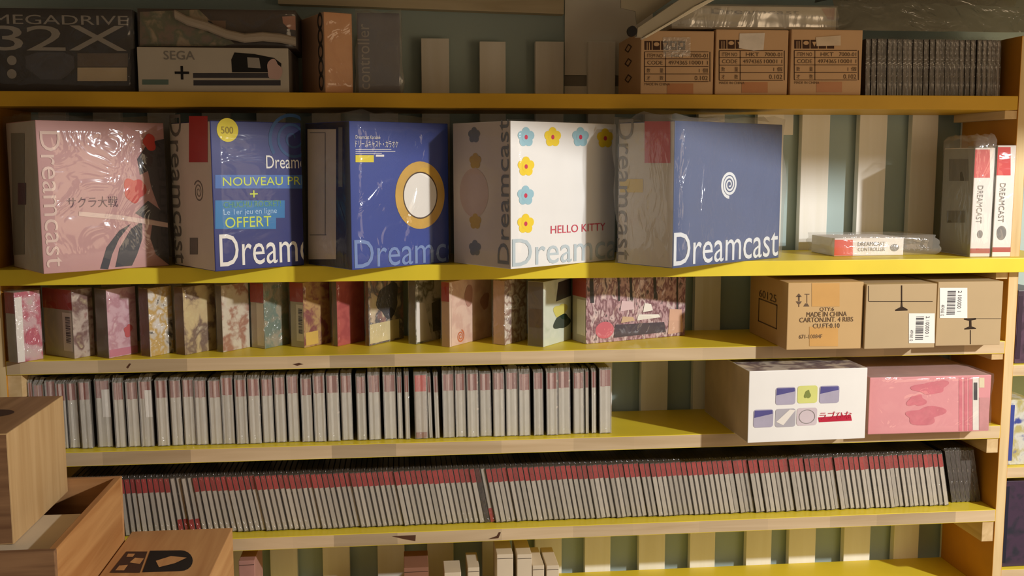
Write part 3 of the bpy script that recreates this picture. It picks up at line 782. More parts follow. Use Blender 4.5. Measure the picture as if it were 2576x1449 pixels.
D_TOP = disc_meshes('top', mat('glint_spine', (112, 106, 102), .35, .3, 18, rnd=.55), tick=.0046)  # narrow lighter spines paint the upright glints on the top cases
def disc(parts, loc, lean, label, group, sleeve=True, zrot=0.0):
    t = link('disc_case', parts[0]); tag(t, label, 'disc case', group)
    t.location = loc; t.rotation_euler = (0, -lean, zrot)
    s = link('spine_label', parts[1], t)
    if parts[2]: link('red_band', parts[2], t)
    if sleeve: link('clear_sleeve', SLV, t)
    return t
RN = random.Random(11)
YD = 0.036
x = at_y(186, 1338, YD).x; xe = at_y(2388, 1270, YD).x
xs = []
lean_at = lambda x: math.radians(4.5 + 6.0 * min(1, max(0, (x - at_y(320, 1300, YD).x) / .24)))
while x < xe:
    ln = lean_at(x)
    xs.append((x, ln))
    x += CT / math.cos(ln) + 0.0009 + 0.125 * max(0, lean_at(x + .0115) - ln) * 1.15 + RN.uniform(0, .0006)
def near(px, py=1320):
    X = at_y(px, py, YD).x
    return min(range(len(xs)), key=lambda i: abs(xs[i][0] - X))
iv = near(322, 1345); fl0 = near(446, 1338); dk = near(1216, 1320); fs = near(1240, 1318); N = len(xs)
GD = 'thin disc cases filling the lowest full shelf'
for i, (x, ln) in enumerate(xs):
    parts = D_STD if RN.random() < .72 else D_WIDE
    if i < iv: lab = 'thin grey disc case standing behind the wooden crates, %s from the panel end' % ordn(i + 1)
    elif i < fl0: lab = 'thin grey disc case with red cap, %s out from behind the wooden crate' % ordn(i - iv + 1)
    elif i < fl0 + 4: lab = 'thin grey disc case turned over, red at its foot, %s of four together' % ordn(i - fl0 + 1); parts = D_FLIP
    elif i < dk:
        a, z = i - fl0 - 3, dk - i
        lab = 'thin grey disc case with red cap, %s past the four turned-over cases' % ordn(a) if a <= z else 'thin grey disc case with red cap, %s before the dark brown spine' % ordn(z)
    elif i == dk: lab = 'thin dark brown disc case among the grey ones on the lowest full shelf'; parts = D_DARK
    elif i == fs: lab = 'single grey disc case turned over, red at its foot, near the dark brown spine'; parts = D_FLIP
    elif i < fs: lab = 'thin grey disc case with red cap, %s after the dark brown spine' % ordn(i - dk)
    else:
        a, z = i - fs, N - i
        lab = 'thin grey disc case with red cap, %s past the single turned-over case' % ordn(a) if a <= z else 'thin grey disc case with red cap, %s before the black cases' % ordn(z)
    disc(parts, (x, YD + RN.uniform(-.003, .003), S5T + 0.0006), ln, lab, GD)
x = at_y(2392, 1262, .06).x
for i in range(6):
    disc(D_BLK, (x, .055, S5T + 0.0006), math.radians(11), 'black disc case leaning by the shelf end panel, %s after the grey row' % ordn(i + 1), 'black disc cases at the end of the lowest full shelf')
    x += CT / math.cos(math.radians(11)) + .0012
x = at_y(2178, 230, .045).x; xe = XR - .004; i = 0
while x < xe - 0.012:
    disc(D_TOP, (x, .045 + RN.uniform(-.004, .004), S1T + .0006), math.radians(1.5), 'dark sleeved disc case on the top shelf, %s along from the brown cartons' % ordn(i + 1), 'dark disc cases at the end of the top shelf')
    x += CT + .0011 + RN.uniform(0, .001); i += 1

# crumpled film lying over those cases, and the dark sheet above
def lump(name, label, x0, x1, y0, y1, Y, dep, m, seed, cat='plastic bag', z=None):
    a, c2 = at_y(x0, y1, Y), at_y(x1, y0, Y)
    R = random.Random(seed)
    nx, ny = 16, 8
    b = MB()
    g = [[None] * (ny + 1) for _ in range(nx + 1)]
    for i in range(nx + 1):
        for j in range(ny + 1):
            u, v = i / nx, j / ny
            hgt = (0, .5, .85, .95, 1, .95, .9, .8, .7)[j] * (1 if 0 < i < nx else .92)
            g[i][j] = Vector((a.x + (c2.x - a.x) * u + R.uniform(-.004, .004), Y + dep * v + R.uniform(-.004, .004), a.z + (c2.z - a.z) * hgt * R.uniform(.86, 1.0)))
    for i in range(nx):
        for j in range(ny):
            b.face([g[i][j], g[i + 1][j], g[i + 1][j + 1], g[i][j + 1]])
    me = b.mesh(name, [m])
    bm = bmesh.new(); bm.from_mesh(me); bmesh.ops.remove_doubles(bm, verts=bm.verts, dist=1e-5)
    for f in bm.faces: f.smooth = True
    bm.to_mesh(me); bm.free()
    return tag(link(name, me), label, cat)
zc = S1T + CH + .0062
py = 724.5 - (zc - CAMZ) * 0  # noqa
lump('plastic_bag', 'dark crumpled plastic bag lying over the dark disc cases', 2106, 2640, -60, 76, 0.02, .13, M_DARKBAG, 3)

# tilted bracket hanging from the loft shelf
t = thing('bracket', 'pale grey angled bracket hanging down before the brown cartons', 'bracket', (0, 0, 0))
Yb = -0.16
def strip(name, pts, th, m, Y=Yb):
    b = MB(); b.prism([at_y(px, py, Y) for px, py in pts], (0, th, 0)); return b.build(name, m, t, bevel=0.0008)
M_BRK = mat('grey_enamel', (168, 160, 142), .4, .04); M_BRKL = mat('lit_enamel', (222, 214, 194), .35, .03)  # paler enamel paints the light along the bracket's lower edge
strip('arm', [(1604, 70), (1640, 46), (1716, -6), (1900, -96), (1960, -96), (1745, 16), (1700, 44), (1622, 92), (1602, 92)], .02, M_BRK)
strip('lit_edge', [(1620, 93), (1700, 46), (1748, 16), (1962, -96), (1972, -96), (1706, 50), (1626, 95)], .035, M_BRKL, Yb - .004)
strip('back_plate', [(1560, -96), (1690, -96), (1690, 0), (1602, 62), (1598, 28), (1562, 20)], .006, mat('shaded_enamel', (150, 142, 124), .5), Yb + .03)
b = MB(); P = at_y(1591, 78, Yb)
n = 16; b.prism([P + Vector((.009 * math.cos(2 * math.pi * i / n), 0, .010 * math.sin(2 * math.pi * i / n))) for i in range(n)], (0, .012, 0)); b.build('pivot', M_BLACK, t)

# ------------------------------------------------------------------ third shelf: game boxes stood at an angle
G3 = 'game boxes standing at an angle on the third shelf'
M_SPG = mat('grey_spine_card', (190, 182, 168), .5, .05); M_RSP = mat('red_spine_card', (176, 66, 62), .45, .05); M_STRIP = mat('white_strip', (232, 226, 218), .5, .02)
M_DPLAS = mat('grey_case_plastic', (116, 106, 98), .25, .1, 14)
games = [
 # left, corner, right, bottom, top, label, spine kind, art colours, extras
 (22, 45, 110, 914, 742, 'pink and white game box with red topped spine, at the panel end of the row', 'redgrey', [(200, 178, 172), (206, 168, 172), (188, 92, 110), (214, 200, 192)], 'strip'),
 (116, 188, 240, 903, 736, 'thick game box with wide red and grey spine and a white barcode strip', 'redgrey', [(150, 96, 92), (190, 172, 158), (120, 86, 80), (206, 190, 150)], 'code'),
 (246, 275, 348, 902, 734, 'pale pink game box in a grey plastic case', 'plastic', [(216, 182, 190), (210, 172, 182), (190, 140, 152), (222, 192, 196)], 'pink'),
 (356, 379, 438, 898, 728, 'game box with busy yellow white and black cover', 'brown', [(60, 56, 52), (206, 196, 180), (196, 160, 84), (222, 216, 208), (110, 96, 88)], ''),
 (444, 466, 546, 894, 728, 'cream yellow game box with plum shadowed figures', 'brown', [(206, 190, 142), (198, 176, 132), (120, 96, 82), (196, 180, 150)], ''),
 (548, 562, 630, 887, 730, 'cream game box with brown swirls and a shiny grey spine', 'plastic', [(200, 190, 164), (206, 196, 178), (160, 112, 92), (206, 184, 160)], ''),
 (634, 667, 728, 878, 726, 'sea green game box with red topped spine and blank white strip', 'redgrey', [(120, 130, 116), (108, 128, 116), (160, 150, 128), (116, 146, 132)], 'strip'),
 (733, 766, 832, 876, 722, 'brown and plum game box with a small yellow square', 'redgrey', [(150, 96, 78), (186, 150, 96), (132, 70, 70), (160, 112, 84)], 'codeyel'),
 (838, 850, 918, 872, 722, 'plain brick red game box with a grey edge', 'plastic', [(176, 78, 74), (184, 86, 80), (168, 70, 68), (180, 82, 78)], ''),
 (921, 929, 1016, 871, 720, 'game box with a dark swirl over cream, beside the brick red one', 'brown', [(214, 200, 168), (206, 186, 160), (96, 92, 96), (160, 120, 110), (208, 196, 170)], 'swirl'),
 (1029, 1047, 1110, 867, 724, 'leaning white and grey green game box lit brightly', 'plastic', [(226, 224, 218), (216, 214, 206), (110, 110, 92), (190, 190, 178)], 'whitehalf'),
 (1112, 1131, 1236, 874, 718, 'pale peach game box with an orange spiral at its foot', 'redpeach', [(222, 190, 172), (226, 196, 178), (214, 178, 162), (202, 166, 152)], 'orange'),
 (1241, 1270, 1325, 869, 716, 'game box with small white and brown figures, beside the peach one', 'peach', [(120, 92, 88), (214, 200, 184), (150, 116, 100), (222, 210, 196), (108, 92, 92)], ''),
 (1328, 1367, 1436, 874, 716, 'mint white game box with yellow and black green patches', 'plastic', [(214, 220, 204), (206, 214, 198), (210, 216, 202), (190, 200, 182)], 'mint'),
 (1440, 1474, 1722, 866, 716, 'wide boxed set with striped dark plum cover and pink ball, last in the row', 'redgrey', [(60, 44, 50), (196, 160, 166), (120, 72, 84), (214, 190, 190), (80, 58, 66)], 'wide'),
]
for gi, (lx, cx, rx, yb, yt, lab, sp, cols, ex) in enumerate(games):
    deg = 52 if ex != 'wide' else 20
    C0 = at_z(cx, yb, S3T)
    c = Corner('game_box', lab, 'game box', lx, cx, rx, yb, S3T, deg, yt, G3, H=0.142 if ex != 'wide' else 0.146)
    cover = art('cover_ink_%s' % chr(97 + gi), cols, 20 if ex not in ('wide', 'pink') else 30, .35, seed=gi + 1, stretch=(1, 1, 1) if ex != 'wide' else (1.6, 1, .7))
    side = {'redgrey': M_SPG, 'plastic': M_DPLAS, 'brown': mat('brown_spine_card', (112, 76, 58), .5, .08), 'redpeach': mat('peach_spine_card', (206, 168, 146), .5), 'peach': mat('peach_spine_card', (206, 168, 146), .5)}[sp]
    c.body([cover, side], [0, 0, 1, 1, 0, 1], bevel=0.0008, name='game_case')
    if sp in ('redgrey', 'redpeach'):
        b = MB(); c.left.quad(b, 0, c.D, c.H * .70, c.H - .001); b.build('red_spine_band', M_RSP, c.root)
    f = c.front; Wd, Hh = c.W, c.H
    if ex == 'strip':
        b = MB()
        if gi == 0: f.quad(b, .0, Wd * .28, .001, Hh * .93); b.build('white_strip', M_STRIP, c.root); b = MB(); f.ellipse(b, Wd * .62, Hh * .34, Wd * .26, Hh * .13, wob=.15, seed=3); b.build('rose_print', mat('rose_print_ink', (186, 84, 104), .5), c.root)
        else: c.left.quad(b, c.D * .45, c.D * .98, Hh * .04, Hh * .69); b.build('white_strip', M_STRIP, c.root)
    if ex in ('code', 'codeyel'):
        b = MB(); c.left.quad(b, c.D * .66 if gi == 1 else c.D * .45, c.D * .97, Hh * .10, Hh * .66); b.build('white_strip', M_STRIP, c.root)
        b = MB(); c.left.barcode(b, c.D * .76 if gi == 1 else c.D * .62, c.D * .92, Hh * .22, Hh * .60, seed=gi, upright=False); b.build('barcode', M_DKGREY, c.root)
    if ex == 'codeyel':
        b = MB(); f.quad(b, Wd * .06, Wd * .52, Hh * .03, Hh * .23); b.build('yellow_square', mat('mustard_paper', (214, 178, 84), .5), c.root)
    if ex == 'pink':
        b = MB(); f.quad(b, .001, Wd - .001, .002, Hh * .12); b.build('pink_band', mat('deep_pink_ink', (196, 120, 140), .5), c.root)
        b = MB(); f.ellipse(b, Wd * .68, Hh * .36, Wd * .14, Hh * .09, wob=.3, seed=2); b.build('red_print', mat('raspberry_ink', (190, 80, 84), .5), c.root)
    if ex == 'swirl':
        b = MB(); f.ellipse(b, Wd * .55, Hh * .66, Wd * .34, Hh * .24, wob=.25, seed=6); b.build('dark_swirl', M_DKGREY, c.root)
        b = MB(); f.quad(b, .002, Wd * .86, .004, Hh * .33); b.build('cream_panel', mat('cream_ink', (216, 200, 152), .5, .06, 30), c.root)
    if ex == 'whitehalf':
        b = MB(); f.poly(b, [(.002, .004), (Wd * .62, .004), (Wd * .34, Hh * .62), (.002, Hh * .66)]); b.build('white_panel', M_STRIP, c.root)
        b = MB(); f.poly(b, [(Wd * .66, .02), (Wd - .002, .02), (Wd - .002, Hh * .64), (Wd * .62, Hh * .60)]); b.build('olive_panel', mat('dark_olive_ink', (84, 84, 66), .5), c.root)
    if ex == 'orange':
        b = MB(); f.quad(b, .0, .004, .001, Hh - .001); f.quad(b, .007, .0085, .001, Hh - .001); b.build('edge_line', mat('cream_edge_ink', (226, 200, 180), .5), c.root)
        b = MB(); f.spiral(b, Wd * .25, Hh * .13, .002, .014, 2.2, .0035); b.build('orange_spiral', mat('orange_ink', (206, 110, 62), .5), c.root)
        b = MB(); f.ellipse(b, Wd * .45, Hh * .74, Wd * .09, Hh * .18, wob=.1); b.build('brown_print', mat('tan_brown_ink', (176, 128, 112), .5), c.root)
        b = MB(); f.ellipse(b, Wd * .84, Hh * .60, Wd * .10, Hh * .14, wob=.2); b.build('brown_print', mat('tan_brown_ink', (176, 128, 112), .5), c.root)
    if ex == 'mint':
        b = MB(); f.poly(b, [(Wd * .44, Hh * .66), (Wd - .001, Hh * .70), (Wd - .001, Hh * .98), (Wd * .52, Hh * .95)]); b.build('dark_patch', M_BLACK, c.root)
        b = MB(); f.ellipse(b, Wd * .60, Hh * .50, Wd * .22, Hh * .12, wob=.25, seed=8); b.build('yellow_patch', mat('straw_ink', (206, 198, 96), .5), c.root)
        b = MB(); f.ellipse(b, Wd * .66, Hh * .32, Wd * .28, Hh * .12, wob=.2, seed=3, e=.0008); b.build('green_patch', mat('black_green_ink', (34, 52, 40), .5), c.root)
        b = MB(); c.left.quad(b, c.D * .1, c.D * .95, Hh * .30, Hh * .58); b.build('dark_print', M_INKG, c.root)
    if ex == 'wide':
        b = MB(); c.left.quad(b, c.D * .35, c.D * .96, Hh * .12, Hh * .66); b.build('white_strip', M_STRIP, c.root)
        b = MB(); c.left.text(b, 'TYPE', c.D * .55, c.D * .75, Hh * .2, Hh * .5, turn=-1)
        b = MB(); f.ellipse(b, Wd * .18, Hh * .19, Wd * .09, Hh * .13); b.build('pink_ball', mat('warm_pink_ink', (206, 96, 112), .5), c.root)
        for q, wq in ((.03, .035), (.30, .02), (.42, .025), (.66, .03), (.90, .018)):
            b = MB(); f.poly(b, [(Wd * q, Hh * .99), (Wd * (q + wq), Hh * .99), (Wd * (q + wq + .01), Hh * (.05 if q > .8 else .62)), (Wd * (q + .01), Hh * (.05 if q > .8 else .62))]); b.build('dark_stripe', M_BLACK, c.root)
        for i, (q0, q1, z0, z1, m) in enumerate(((.27, .80, .06, .24, mat('plum_black_ink', (58, 44, 60), .5)), (.34, .48, .28, .36, mat('sand_ink', (206, 176, 140), .5)), (.50, .74, .30, .37, M_STRIP), (.82, .98, .04, .42, mat('peach_ink', (206, 164, 140), .5)), (.33, .47, .46, .60, mat('petal_ink', (214, 186, 190), .5)), (.56, .66, .42, .54, M_STRIP))):
            b = MB(); f.poly(b, [(Wd * q0, Hh * z0), (Wd * q1, Hh * (z0 + .02)), (Wd * (q1 - .02), Hh * z1), (Wd * (q0 + .015), Hh * (z1 + .02))], e=.0009 + .0001 * i); b.build('patch_print', m, c.root)
    wrap('clear_sleeve', c.root, c.W, c.D, c.H, 0.0012, M_FILM if gi % 3 else M_SLEEVE2, 20 + gi, top=0.004, amp=0.0005)

# cartons at the end of the third shelf
c = straight('carton', 'tan carton with shipping print and arrows, beside the empty shelf', 'carton', 1981, 2170, 711, -0.055, 0.24, Z=S3T, yb=790)
c.body([M_CARTON2], name='carton_body', bevel=0.0015)
b = MB(); c.rect(b, 2042, 712, 2112, 771); b.build('tape', mat('amber_tape', (206, 158, 92), .35, .05), c.root)
b = MB(); c.rect(b, 2036, 822, 2108, 871); b.build('tape', mat('amber_tape', (206, 158, 92), .35, .05), c.root)
for t, x0, y0, x1, y1 in (('QTY:6', 2062, 773, 2098, 784), ('MADE IN CHINA', 2029, 785, 2130, 797), ('CARTON.INT. 4 RIBS', 2011, 799, 2146, 811), ('CU.FT:0.10', 2045, 814, 2112, 826), ('671-10084F', 2010, 842, 2068, 852)):
    b = MB(); c.text(b, t, x0, y0, x1, y1); b.build('carton_lettering', M_INKG, c.root)
b = MB(); c.rect(b, 2008, 745, 2011.5, 757); c.poly(b, [(2002, 747), (2017, 747), (2009.7, 738)]); b.build('arrow_mark', M_INKG, c.root)
b = MB(); c.poly(b, [(2002, 758), (2017, 758), (2012, 765), (2007, 765)]); c.rect(b, 2008.5, 765, 2010.5, 772); b.build('glass_mark', M_INKG, c.root)
b = MB(); c.rect(b, 2024, 739, 2036, 741); c.rect(b, 2029, 741, 2030.5, 762); c.poly(b, [(2021, 771), (2036, 771), (2031, 763), (2026, 763)]); b.build('stack_mark', M_INKG, c.root)
b = MB(); F_ = c.left
for q in ((.25, .75, .24, .26), (.25, .75, .60, .62), (.25, .27, .24, .62), (.73, .75, .24, .62)): F_.quad(b, c.D * q[0], c.D * q[1], c.H * q[2], c.H * q[3])
b.build('side_frame_print', M_INKG, c.root)
b = MB(); F_.text(b, '60125', c.D * .26, c.D * .72, c.H * .64, c.H * .76); b.build('side_lettering', M_INKG, c.root)
for x0, x1, yt, ym, Y, lab, lid in ((2177, 2354, 715, 795, -0.062, 'grey tan carton with a barcode sticker low by its edge', 0), (2357, 2520, 709, 787, -0.045, 'grey tan carton with a barcode sticker high at its corner, next to the end panel', 1)):
    c = straight('carton', lab, 'carton', x0, x1, yt, Y, 0.22, Z=S3T, yb=ym)
    c.body([M_CARTON3], name='carton_body', bevel=0.0015)
    X = lambda q: x0 + q * (x1 - x0)
    if lid == 0:
        b = MB(); xm = 2268
        c.rect(b, xm - 1.5, 718, xm + 1.5, 760); c.poly(b, [(xm - 1.5, 758), (xm + 1.5, 758), (xm + 2.5, 771), (xm + 15, 778), (xm + 15, 781), (xm - 16, 782), (xm - 16, 779), (xm - 2.5, 772)]); c.rect(b, 2186, 757.5, 2346, 759); c.rect(b, 2184, 719, 2185.5, 758); b.build('flap_slot', M_SEAM, c.root)
        S = (2286, 2351, 788, 863)
    else:
        xm = 2441
        b = MB(); c.rect(b, xm - 1, 830, xm + 1, 866); c.poly(b, [(xm - 16, 801), (xm + 14, 800), (xm + 14, 804), (xm + 2.5, 806), (xm + 3, 821), (xm + 14, 825), (xm + 14, 827.5), (xm - 15, 829), (xm - 15, 826), (xm - 3, 821), (xm - 3, 807), (xm - 16, 804)]); c.rect(b, 2450, 801, 2518, 802); b.build('flap_slot', M_SEAM, c.root)
        S = (2364, 2433, 724, 800)
    b = MB(); c.rect(b, S[0], S[2], S[1], S[3], e=.0008); b.build('white_sticker', M_PAPER, c.root)
    u0, u1, v0, v1 = c.box_uv(S[0], S[2], S[1], S[3]); du, dv = u1 - u0, v1 - v0
    b = MB(); c.front.barcode(b, u0 + du * .26, u0 + du * .56, v0 + dv * .12, v0 + dv * .90, e=.0012, seed=5 + lid, upright=False); b.build('barcode', M_DKGREY, c.root)
    b = MB(); c.front.text(b, '2 100000 1', u0 + du * .64, u0 + du * .78, v0 + dv * .22, v0 + dv * .9, e=.0012, turn=-1); c.front.text(b, '4974365 12', u0 + du * .05, u0 + du * .17, v0 + dv * .08, v0 + dv * .45, e=.0012, turn=-1); b.build('sticker_lettering', M_DKGREY, c.root)

# ------------------------------------------------------------------ fourth shelf: sleeved cases, white box, pink box
M_S4 = mat('silver_spine_paper', (206, 202, 190), .45, .06, 30, rnd=.12); M_S4R = mat('dull_red_paper', (146, 62, 62), .45, .05, rnd=.12); M_S4P = mat('pale_pink_paper', (206, 168, 164), .45, .04, rnd=.08)
M_C4 = mat('clear_grey_case', (110, 104, 96), .25, .1, 20, rnd=.15, spec=.5); M_S4B = mat('bright_red_paper', (214, 58, 62), .4, .04)
lst = [(80, 93), (94, 118), (122, 146), (149, 171), (174, 201), (206, 234), (245, 282), (293, 318), (324, 353), (357, 388), (398, 427), (433, 460), (464, 492), (495, 524), (531, 560), (563, 591), (597, 625), (629, 658), (662, 690), (695, 721), (727, 754), (762, 788), (793, 821), (826, 856), (861, 888), (900, 923), (930, 959), (968, 998), (1003, 1016), (1021, 1034), (1045, 1077), (1080, 1091), (1096, 1109), (1116, 1144), (1148, 1173), (1177, 1205), (1209, 1237), (1242, 1270), (1275, 1304), (1307, 1334), (1344, 1367), (1376, 1403), (1405, 1435), (1444, 1471), (1474, 1484), (1490, 1503), (1509, 1538)]
G4 = 'sleeved game cases in a row on the fourth shelf'
nred = [i for i, q in enumerate(lst) if q[0] == 1045][0]; nst = [i for i, q in enumerate(lst) if q[0] == 245][0]
for i, (xa, xb) in enumerate(lst):
    ybx = 1127 - (xa - 200) * 0.0245
    P, Q = at_y(xa, ybx - 40, 0.028), at_y(xb, ybx - 40, 0.028)
    wd = Q.x - P.x - 0.0006 - (0.0022 if xb - xa < 16 else 0)
    thin = wd < .016
    if i == nred: lab = 'sleeved case with a bright red top, standing out in the silver row'
    elif i == nst: lab = 'sleeved silver case with a white sticker high on its spine'
    elif i < nst: lab = 'sleeved silver case by the wooden crates, %s from the shelf end panel' % ordn(i + 1)
    elif i < nred:
        a, z = i - nst, nred - i
        lab = ('sleeved silver case with dull red top, %s past the stickered one' % ordn(a)) if a <= z else ('%s silver case with dull red top, %s before the bright red one' % ('thin sleeved' if thin else 'sleeved', ordn(z)))
    else:
        a, z = i - nred, len(lst) - i
        lab = ('%s silver case, %s past the bright red one' % ('thin sleeved' if thin else 'sleeved', ordn(a))) if a <= z else ('%s silver case, %s from the open end of the row' % ('thin sleeved' if thin else 'sleeved', ordn(z)))
    h = 0.140 + random.Random(i).uniform(-.003, .004)
    t = MB(); t.box(0, wd, 0, .165, 0, h); o = t.build('game_case', M_C4, bevel=.0008)
    tag(o, lab, 'game case', G4); o.location = (P.x, 0.028 + random.Random(i + 50).uniform(-.004, .004), S4T + .0006)
    lean = math.radians(1.6 if 30 < i < 33 else 0.8)
    o.rotation_euler = (0, -lean, 0)
    zc = h * .735
    e0 = wd * .06
    b = MB(); b.box(e0, wd - e0, -.0006, .002, .002, zc); b.build('spine_label', M_S4 if i != nred else mat('red_row_spine', (200, 192, 180), .5), o)
    b = MB(); b.box(e0, wd - e0, -.0006, .002, zc, h - .002); b.build('red_band', M_S4B if i == nred else M_S4R, o)
    if not thin and i != nred:
        q = .42 + .1 * random.Random(i + 9).uniform(-1, 1)
        b = MB(); b.box(wd * (q - .13), wd * (q + .13), -.0010, .0005, zc - .001, h - .002); b.build('pale_strip', M_S4P, o)
    if i == nred:
        b = MB(); b.box(e0, wd - e0, -.0009, .002, .002, h * .10); b.build('red_foot_band', mat('brown_red_paper', (150, 84, 74), .45), o)
    if i in (nst, 9):
        b = MB(); b.box(wd * .45, wd * .98, -.0014, .0005, h * .45, h * .86); b.build('white_sticker', M_PAPER, o)
    # sleeve: front sheet, fold at the top and a loose flap standing up
    R = random.Random(i + 77); b = MB(); n = 6
    fl_ = .004 + R.random() ** 1.3 * .0145
    for k in range(n):
        x0, x1 = -.001 + (wd + .002) * k / n, -.001 + (wd + .002) * (k + 1) / n
        z0, z1 = h + fl_ * R.uniform(.5, 1), h + fl_ * R.uniform(.5, 1)
        y0, y1 = -.0022 - .0012 * math.sin(k * 2.1 + i), -.0022 - .0012 * math.sin((k + 1) * 2.1 + i)
        b.face([(x0, y0, .0008), (x1, y1, .0008), (x1, y1, h), (x0, y0, h)])
        b.face([(x0, y0, h), (x1, y1, h), (x1, .012, z1), (x0, .012, z0)])
        b.face([(x0, .012, z0), (x1, .012, z1), (x1, .06, h + .002), (x0, .06, h + .002)])
    b.build('clear_sleeve', M_SLEEVE, o)

c = straight('console_box', 'white box with six small rounded pictures and red lettering on its front', 'box', 1883, 2179, 931, -0.083, 0.285, Z=S4T, yb=1020, deg=2.0)
c.body([mat('bright_white_board', (236, 234, 230), .5, .02), mat('warm_grey_board', (196, 176, 146), .7, .1, 14), art('box_top_ink', [(196, 186, 176), (206, 196, 186), (120, 104, 112), (210, 196, 178), (150, 130, 124)], 9, seed=6)], [0, 0, 1, 1, 0, 2], name='box_body')  # box sides in a warm grey, unlike the white front
ink = mat('violet_blue_ink', (84, 80, 140), .5, .12, 30); lil = mat('lilac_grey_ink', (172, 166, 186), .5, .06, 30)
for j, (x0, y0, x1, y1, m) in enumerate(((1951, 974, 2001, 1018, 0), (2006, 970, 2056, 1014, 1), (2061, 970, 2111, 1014, 0), (1895, 1030, 1945, 1075, 0), (1950, 1028, 2001, 1074, 2), (2004, 1026, 2055, 1070, 3))):
    u0, u1, v0, v1 = c.box_uv(x0, y0, x1, y1)
    b = MB(); c.front.rrect(b, u0, u1, v0, v1, .006); b.build('rounded_picture', [lil, mat('pale_lime_ink', (216, 218, 130), .5), mat('cool_grey_ink', (176, 172, 180), .5), mat('pinkish_grey_ink', (206, 192, 198), .5)][m], c.root)
    b = MB(); du, dv = u1 - u0, v1 - v0
    if m == 0: c.front.poly(b, [(u0 + du * .04, v0 + dv * .55), (u1 - du * .04, v0 + dv * .75), (u1 - du * .06, v1 - dv * .05), (u0 + du * .06, v1 - dv * .05)], e=.0010); mm = ink
    elif m == 1: c.front.ellipse(b, (u0 + u1) / 2, v0 + dv * .5, du * .14, dv * .26, e=.0010, wob=.3, seed=3); mm = mat('moss_ink', (130, 140, 70), .5)
    elif m == 2: c.front.poly(b, [(u0 + du * .05, v0 + dv * .3), (u0 + du * .7, v0 + dv * .95), (u1 - du * .02, v1 - dv * .1), (u0 + du * .4, v0 + dv * .1)], e=.0010); mm = M_STRIP
    else: c.front.ring(b, (u0 + u1) / 2, (v0 + v1) / 2, dv * .4, dv * .37, du / dv, e=.0010); mm = M_MIDGREY
    b.build('picture_detail', mm, c.root)
b = MB(); c.poly(b, [(2058, 1050), (2140, 1043), (2143, 1058), (2060, 1062)]); b.build('red_underline', mat('crimson_ink', (186, 30, 60), .5), c.root)
b = MB(); c.text(b, 'ラブひな', 2062, 1036, 2142, 1056, e=.0012); b.build('title_lettering', mat('crimson_ink', (186, 30, 60), .5), c.root)

c = straight('console_box', 'pale pink box with rose print, beside the white pictured box', 'box', 2186, 2490, 947, -0.045, 0.25, Z=S4T, yb=1020, deg=0)
c.body([mat('candy_pink_board', (226, 152, 158), .5, .03), mat('pink_grey_top', (196, 160, 156), .5, .1, 16)], [0, 0, 1, 1, 0, 1])
rose = mat('faded_rose_ink', (212, 116, 130), .5, .1, 40)
for (x, y, rx, ry, sd) in ((2342, 975, 38, 18, 1), (2326, 1045, 46, 22, 2), (2306, 1008, 20, 16, 3)):
    b = MB(); c.oval(b, x, y, rx, ry, wob=.35, seed=sd, n=36); b.build('rose_print', rose, c.root)
for x in (2412, 2425, 2437):
    b = MB(); c.rect(b, x, 950, x + 8, 1084); b.build('rose_stripe', rose, c.root)
b = MB(); c.rect(b, 2447, 948, 2462, 1082); b.build('white_strip', M_STRIP, c.root)
b = MB(); c.rect(b, 2449, 962, 2458, 1006, e=.001); b.build('grey_print', M_DKGREY, c.root)
b = MB(); c.rect(b, 2463, 950, 2476, 975); b.build('cream_label', mat('cream_label', (226, 214, 180), .5), c.root)
b = MB(); c.rect(b, 2463, 1000, 2489, 1082); b.build('dusty_panel', mat('dusty_rose_panel', (206, 144, 146), .5, .1, 40), c.root)
P = c.uv(2497, 947)
wr = wrap('clear_bag', c.root, c.W, c.D, c.H, 0.003, M_FILM, 60, amp=0.0012)

# ------------------------------------------------------------------ lowest shelf: small white cartons
M_BOXW = mat('small_white_card', (222, 206, 180), .6, .04); M_BOXB = mat('small_brown_card', (150, 106, 84), .6, .05)
for i, (x0, x1, yt, Y, dep, lab, mm) in enumerate(((1118, 1160, 1442, 0.02, .07, 'low small white carton on the bottom shelf, first of the white ones', M_BOXW), (1177, 1206, 1429, 0.02, .09, 'narrow small white carton on the bottom shelf between two wider', M_BOXW),
        (1250, 1291, 1396, 0.02, .10, 'tall white carton on the bottom shelf, first of two alike', M_BOXW), (1301, 1338, 1396, 0.02, .11, 'tall white carton on the bottom shelf, second of two alike', M_BOXW),
        (1340, 1369, 1424, 0.02, .11, 'short white carton on the bottom shelf beside the tall pair', M_BOXW), (1375, 1406, 1424, 0.02, .11, 'short white carton on the bottom shelf, last of the white ones', M_BOXW),
        (1016, 1078, 1430, 0.02, .10, 'flat brown carton on the bottom shelf before the white ones', M_BOXB), (600, 640, 1412, 0.02, .12, 'pinkish worn packet on the bottom shelf behind the printed crate', mat('pinkish_card', (176, 130, 118), .6, .15, 20)))):
    a = at_y(x0, yt, Y); e = at_y(x1, yt, Y)
    o = thing('small_carton', lab, 'carton', (a.x, Y, S6T + .0006), 0, 'small cartons on the bottom shelf')
    hh = min(a.z, S5B - .004) - S6T
    b = MB(); b.box(0, e.x - a.x, 0, dep, 0, hh); b.build('carton_body', mm, o, bevel=.0012)
    b = MB(); b.box(.001, e.x - a.x - .001, -.0004, .001, hh - .010, hh - .009); b.build('lid_seam', M_SEAM, o)

